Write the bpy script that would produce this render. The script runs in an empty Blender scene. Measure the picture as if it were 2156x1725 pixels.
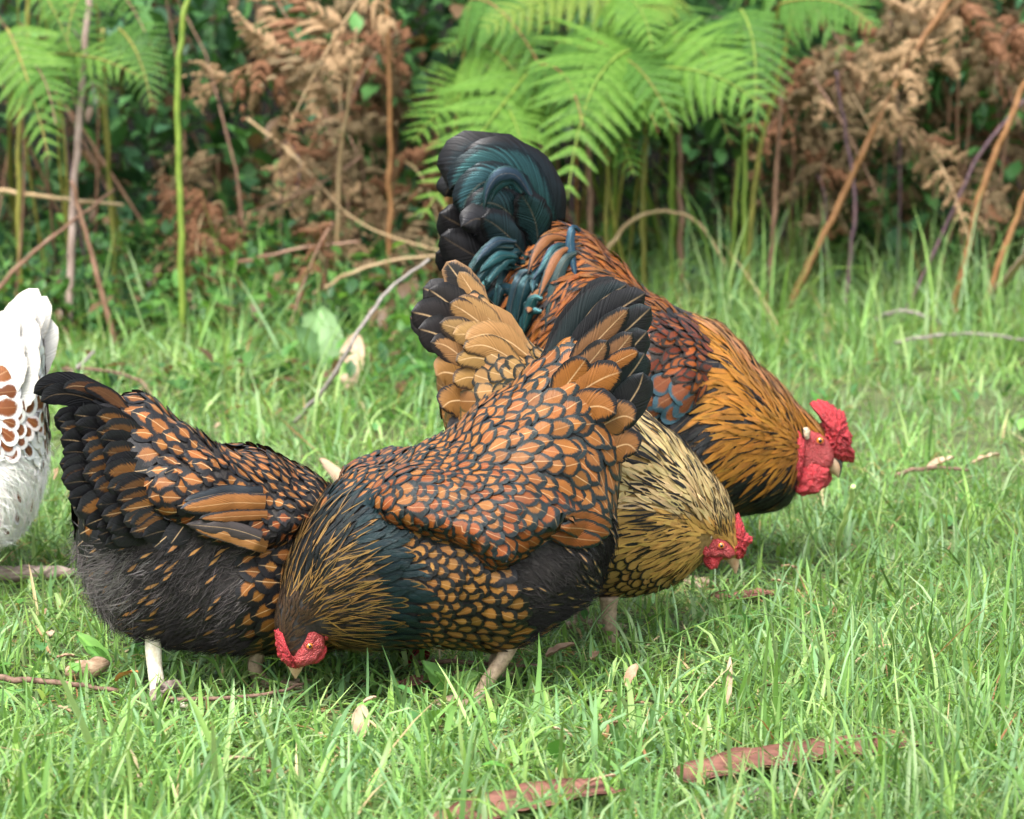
import bpy, math, random
import numpy as np
from mathutils import Vector, Matrix, noise
from mathutils.bvhtree import BVHTree

random.seed(7)
rng = np.random.default_rng(7)
SC = bpy.context.scene
COL = SC.collection

# ------------------------------------------------------------------ camera, sky, sun, exposure
CAM_H, PITCH, FPX = 0.94, math.radians(9.53), 6378.0      # FPX: focal length in units of a 2156-wide picture
CX, CY = 1078.0, 862.5
cam_data = bpy.data.cameras.new('camera')
cam = bpy.data.objects.new('camera', cam_data)
COL.objects.link(cam)
cam.location = (0, 0, CAM_H)
cam.rotation_euler = (math.pi / 2 - PITCH, 0, 0)
cam_data.sensor_width = 36.0
cam_data.lens = 36.0 * FPX / 2156.0
cam_data.clip_start, cam_data.clip_end = 0.05, 300.0
cam_data.dof.use_dof = True
cam_data.dof.focus_distance = 3.62
cam_data.dof.aperture_fstop = 7.5
SC.camera = cam

SUN_EL, SUN_AZ = math.radians(58), math.radians(200)      # azimuth clockwise from +Y
world = bpy.data.worlds.new('World')
SC.world = world
world.use_nodes = True
wn = world.node_tree
wn.nodes.clear()
sky = wn.nodes.new('ShaderNodeTexSky')
sky.sky_type = 'NISHITA'
sky.sun_disc = False
sky.sun_elevation = SUN_EL
sky.sun_rotation = SUN_AZ
sky.air_density, sky.dust_density, sky.ozone_density = 1.0, 4.0, 1.0
hsv = wn.nodes.new('ShaderNodeHueSaturation')
hsv.inputs['Saturation'].default_value = 0.45            # bright overcast: an almost grey sky
bgn = wn.nodes.new('ShaderNodeBackground')
bgn.inputs['Strength'].default_value = 0.15
won = wn.nodes.new('ShaderNodeOutputWorld')
wn.links.new(sky.outputs[0], hsv.inputs['Color'])
wn.links.new(hsv.outputs[0], bgn.inputs['Color'])
wn.links.new(bgn.outputs[0], won.inputs['Surface'])

sun_data = bpy.data.lights.new('sun', 'SUN')
sun_data.energy = 1.5
sun_data.angle = math.radians(22)
sun_data.color = (1.0, 0.975, 0.94)
sun = bpy.data.objects.new('sun', sun_data)
COL.objects.link(sun)
sdir = Vector((math.sin(SUN_AZ) * math.cos(SUN_EL), math.cos(SUN_AZ) * math.cos(SUN_EL), math.sin(SUN_EL)))
sun.rotation_euler = (-sdir).to_track_quat('-Z', 'Y').to_euler()
sun.location = sdir * 20

SC.render.engine = 'CYCLES'
SC.view_settings.view_transform = 'Standard'
SC.view_settings.look = 'None'
SC.view_settings.gamma = 1.0
SC.view_settings.exposure = 1.8
SC.view_settings.use_curve_mapping = False
SC.cycles.use_denoising = True
SC.cycles.max_bounces = 6
SC.cycles.transparent_max_bounces = 4

# ------------------------------------------------------------------ helpers
FWD = np.array((0, math.cos(PITCH), -math.sin(PITCH)))
UPV = np.array((0, math.sin(PITCH), math.cos(PITCH)))
RGT = np.array((1.0, 0, 0))
CAMP = np.array((0, 0, CAM_H))

def ray(px, py):
    return FWD * FPX + RGT * (px - CX) + UPV * (CY - py)

def at(px, py, Y):
    """the point that lies Y metres in front of the camera (along world Y) and is seen at picture point px, py"""
    d = ray(px, py)
    return CAMP + d * (Y / d[1])

def ground_at(px, py, z=0.0):
    d = ray(px, py)
    return CAMP + d * ((z - CAM_H) / d[2])

def proj(P):
    P = np.asarray(P) - CAMP
    z = P @ FWD
    return np.stack([CX + FPX * (P @ RGT) / z, CY - FPX * (P @ UPV) / z], -1)

def link(o, parent=None):
    COL.objects.link(o)
    if parent is not None:
        o.parent = parent
    return o

def mk(name, V, F, mat=None, parent=None, smooth=True, attrs=None, origin=None):
    """V: n x 3 array, F: m x k array of indices (or a list of lists)"""
    me = bpy.data.meshes.new(name)
    V = np.asarray(V, dtype=np.float32)
    if origin is not None:
        V = V - np.asarray(origin, dtype=np.float32)
    if isinstance(F, np.ndarray):
        m, k = F.shape
        me.vertices.add(len(V)); me.vertices.foreach_set('co', V.ravel())
        me.loops.add(m * k); me.loops.foreach_set('vertex_index', F.astype(np.int32).ravel())
        me.polygons.add(m)
        me.polygons.foreach_set('loop_start', (np.arange(m) * k).astype(np.int32))
        me.update(calc_edges=True)
    else:
        me.from_pydata(V.tolist(), [], F)
        me.update()
    if smooth:
        me.polygons.foreach_set('use_smooth', np.ones(len(me.polygons), dtype=bool))
    for an, (ty, arr) in (attrs or {}).items():
        a = me.attributes.new(an, ty, 'POINT')
        arr = np.asarray(arr, dtype=np.float32)
        key = {'FLOAT_COLOR': 'color', 'FLOAT_VECTOR': 'vector', 'FLOAT': 'value'}[ty]
        a.data.foreach_set(key, arr.ravel())
    if mat is not None:
        me.materials.append(mat)
    o = bpy.data.objects.new(name, me)
    return link(o, parent)

def tag(o, label=None, cat=None, group=None, kind=None):
    if label: o['label'] = label
    if cat: o['category'] = cat
    if group: o['group'] = group
    if kind: o['kind'] = kind
    return o

def empty(name, loc):
    o = bpy.data.objects.new(name, None)
    o.empty_display_size = 0.05
    o.location = loc
    return link(o)

def catmull(P, n):
    P = np.asarray(P, dtype=float)
    d = np.r_[0, np.cumsum(np.maximum(np.linalg.norm(np.diff(P[:, :min(P.shape[1], 3)], axis=0), axis=1), 1e-6) ** 0.5)]
    t = np.linspace(0, d[-1], n)
    m = np.zeros_like(P)
    m[1:-1] = (P[2:] - P[:-2]) / (d[2:] - d[:-2])[:, None]
    m[0] = (P[1] - P[0]) / (d[1] - d[0]); m[-1] = (P[-1] - P[-2]) / (d[-1] - d[-2])
    i = np.clip(np.searchsorted(d, t, side='right') - 1, 0, len(P) - 2)
    h = (d[i + 1] - d[i])[:, None]
    u = ((t - d[i])[:, None]) / h
    return ((2 * u**3 - 3 * u**2 + 1) * P[i] + (u**3 - 2 * u**2 + u) * h * m[i]
            + (-2 * u**3 + 3 * u**2) * P[i + 1] + (u**3 - u**2) * h * m[i + 1])

def grid_faces(n, m, wrap=False):
    """quads of an n x m vertex grid"""
    i, j = np.meshgrid(np.arange(n - 1), np.arange(m if wrap else m - 1), indexing='ij')
    j2 = (j + 1) % m
    return np.stack([i * m + j, i * m + j2, (i + 1) * m + j2, (i + 1) * m + j], -1).reshape(-1, 4)

def tube_data(P, R, seg=8, caps=True):
    P = np.asarray(P, dtype=float); n = len(P)
    R = np.broadcast_to(np.asarray(R, dtype=float), (n,))
    T = np.gradient(P, axis=0); T /= np.linalg.norm(T, axis=1)[:, None] + 1e-12
    ref = np.array((0.31, 0.2, 0.93)) if abs(T[0][2]) < 0.9 else np.array((1.0, 0.1, 0))
    A = np.cross(T, ref); A /= np.linalg.norm(A, axis=1)[:, None] + 1e-12
    B = np.cross(T, A)
    a = np.linspace(0, 2 * math.pi, seg, endpoint=False)
    V = P[:, None] + R[:, None, None] * (A[:, None] * np.cos(a)[None, :, None] + B[:, None] * np.sin(a)[None, :, None])
    V = V.reshape(-1, 3)
    F = grid_faces(n, seg, True)
    if caps:
        V = np.vstack([V, P[0], P[-1]])
        c0, c1 = len(V) - 2, len(V) - 1
        j = np.arange(seg); j2 = (j + 1) % seg
        F = np.vstack([F, np.stack([j2, j, np.full(seg, c0), np.full(seg, c0)], -1),
                       np.stack([(n - 1) * seg + j, (n - 1) * seg + j2, np.full(seg, c1), np.full(seg, c1)], -1)])
        F = [list(dict.fromkeys(f)) for f in F.tolist()]
    return V, F

def tube(name, P, R, mat, parent=None, seg=8, origin=None, attrs=None):
    V, F = tube_data(P, R, seg)
    return mk(name, V, F, mat, parent, origin=origin)

def poly_sdf(pts, poly):
    """signed distance (positive inside) of n x 2 points to a polygon"""
    pts = np.atleast_2d(np.asarray(pts, dtype=float)); poly = np.asarray(poly, dtype=float)
    d = np.full(len(pts), 1e9); inside = np.zeros(len(pts), bool)
    n = len(poly)
    for i in range(n):
        a, b = poly[i], poly[(i + 1) % n]
        ab = b - a
        t = np.clip(((pts - a) @ ab) / (ab @ ab + 1e-9), 0, 1)
        d = np.minimum(d, np.linalg.norm(pts - (a + t[:, None] * ab), axis=1))
        c = (a[1] > pts[:, 1]) != (b[1] > pts[:, 1])
        with np.errstate(divide='ignore', invalid='ignore'):
            xi = a[0] + (pts[:, 1] - a[1]) / (b[1] - a[1]) * (b[0] - a[0])
        inside ^= c & (pts[:, 0] < xi)
    return np.where(inside, d, -d)

def sstep(x):
    x = np.clip(x, 0, 1)
    return x * x * (3 - 2 * x)

def nz(p, s=1.0, o=0.0):
    return noise.noise(Vector((p[0] * s + o, p[1] * s + o * 1.7, p[2] * s - o)))

# ------------------------------------------------------------------ materials
def new_mat(name):
    m = bpy.data.materials.new(name)
    m.use_nodes = True
    nt = m.node_tree
    return m, nt, nt.nodes['Principled BSDF'], nt.nodes, nt.links

def N(nt, ty, **kw):
    n = nt.nodes.new(ty)
    for k, v in kw.items():
        if k in ('operation', 'data_type', 'blend_type', 'attribute_name', 'noise_dimensions', 'feature', 'wave_type', 'bands_direction', 'use_clamp'):
            setattr(n, k, v)
        else:
            n.inputs[k].default_value = v
    return n

def math_node(nt, op, a, b=None, clamp=False):
    n = nt.nodes.new('ShaderNodeMath'); n.operation = op; n.use_clamp = clamp
    for i, v in enumerate((a, b)):
        if v is None: continue
        if isinstance(v, (int, float)): n.inputs[i].default_value = v
        else: nt.links.new(v, n.inputs[i])
    return n.outputs[0]

def mix_col(nt, fac, a, b, blend='MIX'):
    n = nt.nodes.new('ShaderNodeMix'); n.data_type = 'RGBA'; n.blend_type = blend
    for i, v in ((0, fac), (6, a), (7, b)):
        if isinstance(v, (int, float)): n.inputs[i].default_value = v
        elif isinstance(v, tuple): n.inputs[i].default_value = (*v, 1.0)[:4]
        else: nt.links.new(v, n.inputs[i])
    return n.outputs[2]

def simple_mat(name, c1, c2, scale=60.0, rough=0.6, bump=0.3, bump_dist=0.001, spec=0.4, detail=6.0, stretch=None, transl=0.0, ramp=(0.35, 0.65)):
    m, nt, P, nodes, L = new_mat(name)
    tc = N(nt, 'ShaderNodeTexCoord')
    src = tc.outputs['Object']
    if stretch:
        mp = N(nt, 'ShaderNodeMapping'); mp.inputs['Scale'].default_value = stretch
        L.new(src, mp.inputs['Vector']); src = mp.outputs[0]
    no = N(nt, 'ShaderNodeTexNoise', Scale=scale, Detail=detail, Roughness=0.62)
    L.new(src, no.inputs['Vector'])
    mr = N(nt, 'ShaderNodeMapRange'); mr.inputs[1].default_value, mr.inputs[2].default_value = ramp
    L.new(no.outputs['Fac'], mr.inputs[0])
    c = mix_col(nt, mr.outputs[0], c1, c2)
    L.new(c, P.inputs['Base Color'])
    P.inputs['Roughness'].default_value = rough
    P.inputs['Specular IOR Level'].default_value = spec
    if bump:
        b = N(nt, 'ShaderNodeBump', Strength=bump, Distance=bump_dist)
        L.new(no.outputs['Fac'], b.inputs['Height']); L.new(b.outputs[0], P.inputs['Normal'])
    if transl:
        tr = N(nt, 'ShaderNodeBsdfTranslucent'); L.new(c, tr.inputs['Color'])
        mx = N(nt, 'ShaderNodeMixShader'); mx.inputs[0].default_value = transl
        L.new(P.outputs[0], mx.inputs[1]); L.new(tr.outputs[0], mx.inputs[2])
        L.new(mx.outputs[0], nodes['Material Output'].inputs['Surface'])
    return m

def attr_leaf_mat(name, attr='tint', rough=0.45, spec=0.4, transl=0.35, vary=0.35, scale=90.0, hue=(1.0, 0.9, 0.6)):
    """thin green or dry blades and leaves: pigment from the attribute, light passing through"""
    m, nt, P, nodes, L = new_mat(name)
    at_ = N(nt, 'ShaderNodeAttribute', attribute_name=attr)
    tc = N(nt, 'ShaderNodeTexCoord')
    no = N(nt, 'ShaderNodeTexNoise', Scale=scale, Detail=3.0)
    L.new(tc.outputs['Object'], no.inputs['Vector'])
    f = math_node(nt, 'MULTIPLY', math_node(nt, 'SUBTRACT', no.outputs['Fac'], 0.5), vary * 2)
    f = math_node(nt, 'ADD', f, 1.0)
    vm = nodes.new('ShaderNodeVectorMath'); vm.operation = 'SCALE'
    L.new(at_.outputs['Color'], vm.inputs[0]); L.new(f, vm.inputs['Scale'])
    L.new(vm.outputs[0], P.inputs['Base Color'])
    P.inputs['Roughness'].default_value = rough
    P.inputs['Specular IOR Level'].default_value = spec
    tr = N(nt, 'ShaderNodeBsdfTranslucent')
    v2 = nodes.new('ShaderNodeVectorMath'); v2.operation = 'MULTIPLY'
    L.new(vm.outputs[0], v2.inputs[0]); v2.inputs[1].default_value = hue
    L.new(v2.outputs[0], tr.inputs['Color'])
    mx = N(nt, 'ShaderNodeMixShader'); mx.inputs[0].default_value = transl
    L.new(P.outputs[0], mx.inputs[1]); L.new(tr.outputs[0], mx.inputs[2])
    L.new(mx.outputs[0], nodes['Material Output'].inputs['Surface'])
    return m

def feather_mat():
    m, nt, P, nodes, L = new_mat('feather')
    cA = N(nt, 'ShaderNodeAttribute', attribute_name='cA').outputs['Color']
    cB = N(nt, 'ShaderNodeAttribute', attribute_name='cB').outputs['Color']
    fu = N(nt, 'ShaderNodeAttribute', attribute_name='fuv').outputs['Vector']
    fp = N(nt, 'ShaderNodeAttribute', attribute_name='fp').outputs['Vector']
    s1 = N(nt, 'ShaderNodeSeparateXYZ'); L.new(fu, s1.inputs[0])
    s2 = N(nt, 'ShaderNodeSeparateXYZ'); L.new(fp, s2.inputs[0])
    x, s, ed = s1.outputs; lace, shaft, gloss = s2.outputs
    tc = N(nt, 'ShaderNodeTexCoord')
    no = N(nt, 'ShaderNodeTexNoise', Scale=420.0, Detail=3.0); L.new(tc.outputs['Object'], no.inputs['Vector'])
    n0 = math_node(nt, 'SUBTRACT', no.outputs['Fac'], 0.5)
    ax = math_node(nt, 'ABSOLUTE', x)
    bp = math_node(nt, 'ADD', math_node(nt, 'MULTIPLY', s, 150.0), math_node(nt, 'MULTIPLY', ax, -40.0))
    st = N(nt, 'ShaderNodeTexNoise', Scale=1.0, Detail=3.0); st.noise_dimensions = '1D'
    L.new(math_node(nt, 'MULTIPLY', bp, 0.22), st.inputs['W'])
    e2 = math_node(nt, 'ADD', ed, math_node(nt, 'ADD', math_node(nt, 'MULTIPLY', n0, 0.26), math_node(nt, 'MULTIPLY', math_node(nt, 'SUBTRACT', st.outputs['Fac'], 0.5), 0.42)))
    tipf = math_node(nt, 'MULTIPLY', math_node(nt, 'SUBTRACT', s, 0.55), 2.2, True)
    leff = math_node(nt, 'MULTIPLY', lace, math_node(nt, 'ADD', math_node(nt, 'MULTIPLY', tipf, 0.55), 0.85))
    leff = math_node(nt, 'ADD', leff, math_node(nt, 'MULTIPLY', math_node(nt, 'MULTIPLY', tipf, ax), math_node(nt, 'MULTIPLY', lace, 1.1)))
    mask = math_node(nt, 'ADD', math_node(nt, 'MULTIPLY', math_node(nt, 'SUBTRACT', e2, leff), 6.0), 0.5, True)
    col = mix_col(nt, mask, cB, cA)
    sh = math_node(nt, 'SUBTRACT', 1.0, math_node(nt, 'MULTIPLY', ax, 16.0), True)
    sh = math_node(nt, 'MULTIPLY', math_node(nt, 'MULTIPLY', sh, shaft), math_node(nt, 'SUBTRACT', 1.0, math_node(nt, 'POWER', s, 6.0), True))
    col = mix_col(nt, sh, col, (0.62, 0.42, 0.22))
    # barbs: fine slanting streaks out from the shaft
    wv = math_node(nt, 'SINE', bp)
    no2 = N(nt, 'ShaderNodeTexNoise', Scale=70.0, Detail=4.0); L.new(tc.outputs['Object'], no2.inputs['Vector'])
    clump = math_node(nt, 'MULTIPLY', math_node(nt, 'SUBTRACT', st.outputs['Fac'], 0.5), math_node(nt, 'ADD', math_node(nt, 'MULTIPLY', gloss, 2.2), 0.55))
    k = math_node(nt, 'ADD', clump, math_node(nt, 'ADD', math_node(nt, 'MULTIPLY', no2.outputs['Fac'], 0.5), 0.75))
    vm = nodes.new('ShaderNodeVectorMath'); vm.operation = 'SCALE'
    L.new(col, vm.inputs[0]); L.new(k, vm.inputs['Scale'])
    L.new(vm.outputs[0], P.inputs['Base Color'])
    L.new(gloss, P.inputs['Metallic'])
    L.new(math_node(nt, 'SUBTRACT', 0.46, math_node(nt, 'MULTIPLY', gloss, 0.3)), P.inputs['Roughness'])
    P.inputs['Specular IOR Level'].default_value = 0.24
    b = N(nt, 'ShaderNodeBump', Strength=0.45, Distance=0.0012)
    L.new(st.outputs['Fac'], b.inputs['Height']); L.new(b.outputs[0], P.inputs['Normal'])
    return m

M = {}
M['feather'] = feather_mat()
M['down_dark'] = simple_mat('down_dark', (0.011, 0.009, 0.008), (0.03, 0.026, 0.023), 160, 0.85, 0.6, 0.002)
M['down_brown'] = simple_mat('down_brown', (0.03, 0.016, 0.006), (0.10, 0.05, 0.015), 120, 0.85, 0.6, 0.002)
M['down_gold'] = simple_mat('down_gold', (0.12, 0.07, 0.02), (0.26, 0.16, 0.05), 120, 0.85, 0.6, 0.002)
M['down_white'] = simple_mat('down_white', (0.62, 0.58, 0.53), (0.8, 0.78, 0.74), 120, 0.85, 0.6, 0.002)
M['fluff'] = attr_leaf_mat('fluff', rough=0.75, spec=0.2, transl=0.12, vary=0.25, scale=200, hue=(1, 1, 1))

def skin_mat(name, c1, c2, c3, rough=0.42):
    m, nt, P, nodes, L = new_mat(name)
    tc = N(nt, 'ShaderNodeTexCoord')
    vo = N(nt, 'ShaderNodeTexVoronoi', Scale=620.0); L.new(tc.outputs['Object'], vo.inputs['Vector'])
    no = N(nt, 'ShaderNodeTexNoise', Scale=130.0, Detail=5.0); L.new(tc.outputs['Object'], no.inputs['Vector'])
    big = N(nt, 'ShaderNodeTexNoise', Scale=45.0, Detail=3.0); L.new(tc.outputs['Object'], big.inputs['Vector'])
    kk = math_node(nt, 'MULTIPLY', math_node(nt, 'SUBTRACT', math_node(nt, 'ADD', no.outputs['Fac'], big.outputs['Fac']), 0.6), 2.2, True)
    c = mix_col(nt, kk, c1, c2)
    mr = N(nt, 'ShaderNodeMapRange'); mr.inputs[1].default_value = 0.25; mr.inputs[2].default_value = 0.75
    L.new(vo.outputs['Distance'], mr.inputs[0])
    c = mix_col(nt, math_node(nt, 'MULTIPLY', mr.outputs[0], 0.5), c, c3)
    L.new(c, P.inputs['Base Color'])
    P.inputs['Roughness'].default_value = rough
    P.inputs['Subsurface Weight'].default_value = 0.12
    P.inputs['Subsurface Radius'].default_value = (0.006, 0.002, 0.001)
    P.inputs['Subsurface Scale'].default_value = 0.5
    h = math_node(nt, 'ADD', math_node(nt, 'MULTIPLY', vo.outputs['Distance'], -0.8), no.outputs['Fac'])
    b = N(nt, 'ShaderNodeBump', Strength=1.0, Distance=0.0022)
    L.new(h, b.inputs['Height']); L.new(b.outputs[0], P.inputs['Normal'])
    return m

M['skin'] = skin_mat('red_skin', (0.15, 0.003, 0.008), (0.36, 0.014, 0.024), (0.44, 0.05, 0.05))
M['skin_face'] = skin_mat('face_skin', (0.16, 0.006, 0.010), (0.27, 0.018, 0.022), (0.36, 0.075, 0.065), 0.5)
M['beak'] = simple_mat('beak_horn', (0.36, 0.2, 0.11), (0.55, 0.38, 0.25), 120, 0.35, 0.15, 0.0005, 0.5, stretch=(1, 1, 0.3))
M['beak_dark'] = simple_mat('beak_dark_horn', (0.03, 0.03, 0.032), (0.08, 0.07, 0.065), 120, 0.3, 0.15, 0.0005, 0.5)
M['shank'] = simple_mat('shank_scales', (0.5, 0.43, 0.3), (0.72, 0.68, 0.56), 150, 0.5, 0.5, 0.001, 0.4)
M['shank_dusty'] = simple_mat('shank_dusty', (0.17, 0.12, 0.075), (0.33, 0.25, 0.165), 150, 0.6, 0.5, 0.001, 0.3)
M['iris'] = simple_mat('iris', (0.42, 0.11, 0.015), (0.62, 0.22, 0.04), 900, 0.08, 0, spec=0.6)
M['pupil'] = simple_mat('pupil', (0.004, 0.003, 0.003), (0.008, 0.006, 0.005), 300, 0.05, 0, spec=0.7)
M['ear_tuft'] = simple_mat('ear_tuft', (0.18, 0.12, 0.06), (0.55, 0.46, 0.34), 300, 0.8, 0.5)
M['claw'] = simple_mat('claw', (0.3, 0.24, 0.17), (0.5, 0.42, 0.33), 200, 0.4, 0.1)

# ------------------------------------------------------------------ birds
# feather template: rows s along the shaft, columns a across, outline half-width p(s), distance to the outline
def feather_template(kind):
    if kind == 'round':
        s = np.array([0, .25, .48, .66, .8, .9, .965, 1.0]); a = np.linspace(-1, 1, 7)
        p = np.where(s < .6, .55 + .45 * np.sin(np.clip(s / .6, 0, 1) * math.pi / 2), np.sqrt(np.clip(1 - ((s - .6) / .4) ** 2, 0, 1)))
        asp = 1.9
    elif kind == 'oval':
        s = np.array([0, .2, .42, .62, .78, .9, .97, 1.0]); a = np.linspace(-1, 1, 5)
        p = np.where(s < .5, .4 + .6 * np.sin(np.clip(s / .5, 0, 1) * math.pi / 2), np.clip(1 - ((s - .5) / .5) ** 2, 0, 1) ** 0.62)
        asp = 2.6
    else:                                               # narrow hackle feather with a pointed tip
        s = np.array([0, .3, .58, .8, .93, 1.0]); a = np.array([-1, -.34, .34, 1.0])
        p = np.where(s < .35, .6 + .4 * s / .35, np.clip(1 - ((s - .35) / .65) ** 1.7, 0, 1))
        asp = 5.0
    pp = np.maximum(p, 0.0)
    S, A = np.meshgrid(s, a, indexing='ij')
    X = A * pp[:, None]
    # outline as a fine polyline, distance in units of the half-width
    sf = np.linspace(0, 1, 160); pf = np.interp(sf, s, pp)
    out = np.vstack([np.stack([pf, sf * asp], -1), np.stack([-pf, sf * asp], -1)])
    Q = np.stack([X, S * asp], -1).reshape(-1, 2)
    ed = np.sqrt(((Q[:, None] - out[None]) ** 2).sum(-1)).min(1)
    return dict(S=S.ravel(), X=X.ravel(), A=A.ravel(), ed=ed, F=grid_faces(len(s), len(a)), n=S.size)

TPL = {k: feather_template(k) for k in ('round', 'oval', 'narrow')}

class FeatherBag:
    """gathers feathers and writes them out as one mesh"""
    def __init__(self): self.V, self.F, self.u, self.A, self.B, self.p, self.n = [], [], [], [], [], [], 0
    def add(self, V, tpl, cA, cB, fp):
        k = len(V)
        if min(cA) < .36: cA = tuple(c * .6 for c in cA)
        if min(cB) < .3: cB = tuple(c * .6 for c in cB)
        self.V.append(V); self.F.append(tpl['F'] + self.n); self.n += k
        self.u.append(np.stack([tpl['X'], tpl['S'], tpl['ed']], -1))
        self.A.append(np.broadcast_to(np.array((*cA, 1.0)), (k, 4))); self.B.append(np.broadcast_to(np.array((*cB, 1.0)), (k, 4)))
        self.p.append(np.broadcast_to(np.array(fp), (k, 3)))
    def build(self, name, parent, origin):
        if not self.V: return None
        return mk(name, np.vstack(self.V), np.vstack(self.F), M['feather'], parent, origin=origin,
                  attrs={'fuv': ('FLOAT_VECTOR', np.vstack(self.u)), 'cA': ('FLOAT_COLOR', np.vstack(self.A)),
                         'cB': ('FLOAT_COLOR', np.vstack(self.B)), 'fp': ('FLOAT_VECTOR', np.vstack(self.p))})

def unit(v):
    v = np.asarray(v, dtype=float)
    return v / (np.linalg.norm(v) + 1e-12)

def vary(c, amt=0.18, hue=0.06):
    k = 1 + random.uniform(-amt, amt)
    return tuple(max(0.001, x * k * (1 + random.uniform(-hue, hue))) for x in c)

class Bird:
    def __init__(self, name, label, ground_px, yaw, group=None, cat='hen'):
        self.P0 = ground_at(*ground_px)
        y = math.radians(yaw)
        self.h = np.array((math.cos(y), math.sin(y), 0.0))
        self.l = np.array((math.sin(y), -math.cos(y), 0.0))       # lateral, towards the camera
        self.root = empty(name, self.P0)
        tag(self.root, label, cat, group)
        self.flow_ctrl = None

    def S(self, px, py, lat=0.0):
        d = ray(px, py)
        t = ((self.P0 - CAMP) @ self.l) / (d @ self.l)
        return CAMP + d * t + self.l * lat

    def scale(self):                                    # picture units per metre at this bird
        return FPX / self.P0[1]

    # ---- continuous body of rings between a back line and a belly line
    def loft(self, st, K=96, Mr=56, power=2.15):
        st = np.asarray(st, dtype=float)
        C = catmull(st, K)
        T = np.array([self.S(c[0], c[1]) for c in C]); B = np.array([self.S(c[2], c[3]) for c in C])
        w = C[:, 4]
        ph = np.linspace(0, 2 * math.pi, Mr, endpoint=False)
        cx = np.sign(np.cos(ph)) * np.abs(np.cos(ph)) ** (2 / power); sz = np.sign(np.sin(ph)) * np.abs(np.sin(ph)) ** (2 / power)
        c = (T + B) / 2; hv = (T - B) / 2
        V = c[:, None] + hv[:, None] * sz[None, :, None] + self.l * (w[:, None, None] * cx[None, :, None])
        V = np.vstack([V.reshape(-1, 3), c[0], c[-1]])
        F = grid_faces(K, Mr, True).tolist()
        n0, n1 = K * Mr, K * Mr + 1
        for j in range(Mr):
            j2 = (j + 1) % Mr
            F.append([j2, j, n0]); F.append([(K - 1) * Mr + j, (K - 1) * Mr + j2, n1])
        return V, F

    def near(self, P):
        """the point itself when on the camera's side of the body's middle plane, else its mirror image"""
        P = np.atleast_2d(P)
        s = (P - self.P0) @ self.l
        return P - np.minimum(s, 0)[:, None] * 2 * self.l, s < 0

    def make_body(self, st, mat, wing=None, wing_h=0.014, wing_fade=35, K=96, Mr=56, thigh=None):
        V, F = self.loft(st, K, Mr)
        Q, far = self.near(V)
        side = np.where(((V - self.P0) @ self.l) < 0, -1.0, 1.0)
        px = proj(Q)
        if wing is not None:
            d = poly_sdf(px, wing)
            V = V + (side * wing_h * sstep(d / wing_fade))[:, None] * self.l
        if thigh is not None:
            for poly, hgt, fade in thigh:
                d = poly_sdf(px, poly)
                V = V + (side * hgt * sstep(d / fade))[:, None] * self.l
        for i in range(len(V)):
            V[i] += (V[i] - self.P0 - self.h * ((V[i] - self.P0) @ self.h)) * (0.05 * nz(V[i], 11, 3.1) + 0.03 * nz(V[i], 27, 1.3))
        self.body = mk('body', V, F, mat, self.root, origin=self.P0)
        self.V, self.F = V, F
        self.bvh = BVHTree.FromPolygons([Vector(v) for v in V], F)
        self.wing_poly = wing
        if wing is not None:                            # the folded wings: a shell over the body inside the wing outline
            d = poly_sdf(px, wing)
            self.wings = []
            for sg in (1, -1):
                keep = (d > 2) & (side == sg)
                idx = {}
                vs, fs = [], []
                for f in F:
                    if all(keep[k] for k in f):
                        for k in f:
                            if k not in idx:
                                idx[k] = len(vs); vs.append(V[k] + self.l * sg * 0.0025)
                        fs.append([idx[k] for k in f])
                self.wings.append(mk('wing', np.array(vs), fs, mat, self.root, origin=self.P0))

    def set_flow(self, ctrl):
        self.flow_ctrl = np.asarray(ctrl, dtype=float)
        v = self.flow_ctrl[:, 2:]
        self.flow_ctrl[:, 2:] = v / np.linalg.norm(v, axis=1)[:, None]

    def flow(self, px):
        d2 = ((self.flow_ctrl[:, :2] - px) ** 2).sum(1) + 60.0
        w = d2 ** -1.6
        return (self.flow_ctrl[:, 2:] * w[:, None]).sum(0)

    def sample(self, n):
        tris = []
        for f in self.F:
            tris.append((f[0], f[1], f[2]))
            if len(f) == 4: tris.append((f[0], f[2], f[3]))
        tris = np.array(tris)
        a, b, c = self.V[tris[:, 0]], self.V[tris[:, 1]], self.V[tris[:, 2]]
        nr = np.cross(b - a, c - a); ar = np.linalg.norm(nr, axis=1)
        k = rng.choice(len(tris), n, p=ar / ar.sum())
        u, v = rng.random(n), rng.random(n)
        fl = u + v > 1; u[fl], v[fl] = 1 - u[fl], 1 - v[fl]
        return a[k] + (b - a)[k] * u[:, None] + (c - a)[k] * v[:, None]

    def conform(self, P, h):
        """lay points on the body, h metres above it"""
        out = np.empty_like(P)
        for i, p in enumerate(P):
            loc, nr, _, _ = self.bvh.find_nearest(Vector(p))
            sgn = 1.0
            c = np.array(loc)
            nr = np.array(nr)
            if nr @ (c - self.axis_point(c)) < 0: sgn = -1.0
            out[i] = c + nr * sgn * h[i]
        return out

    def axis_point(self, c):
        k = ((self.axis - c) ** 2).sum(1).argmin()
        return self.axis[k]

    def plumage(self, st, regions, default, n=26000, max_single=270, head_px=None):
        C = catmull(np.asarray(st, dtype=float), 96)
        self.axis = np.array([(self.S(c[0], c[1]) + self.S(c[2], c[3])) / 2 for c in C])
        pts = self.sample(n)
        Q, far = self.near(pts)
        px = proj(Q)
        jit = px + rng.normal(0, 4.0, px.shape)
        reg = np.full(len(pts), -1)
        for ri in range(len(regions) - 1, -1, -1):
            reg[poly_sdf(jit, regions[ri]['poly']) > 0] = ri
        grid = {}; cell = 0.03
        singles, hackle, rest, fluff = [], FeatherBag(), FeatherBag(), []
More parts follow.
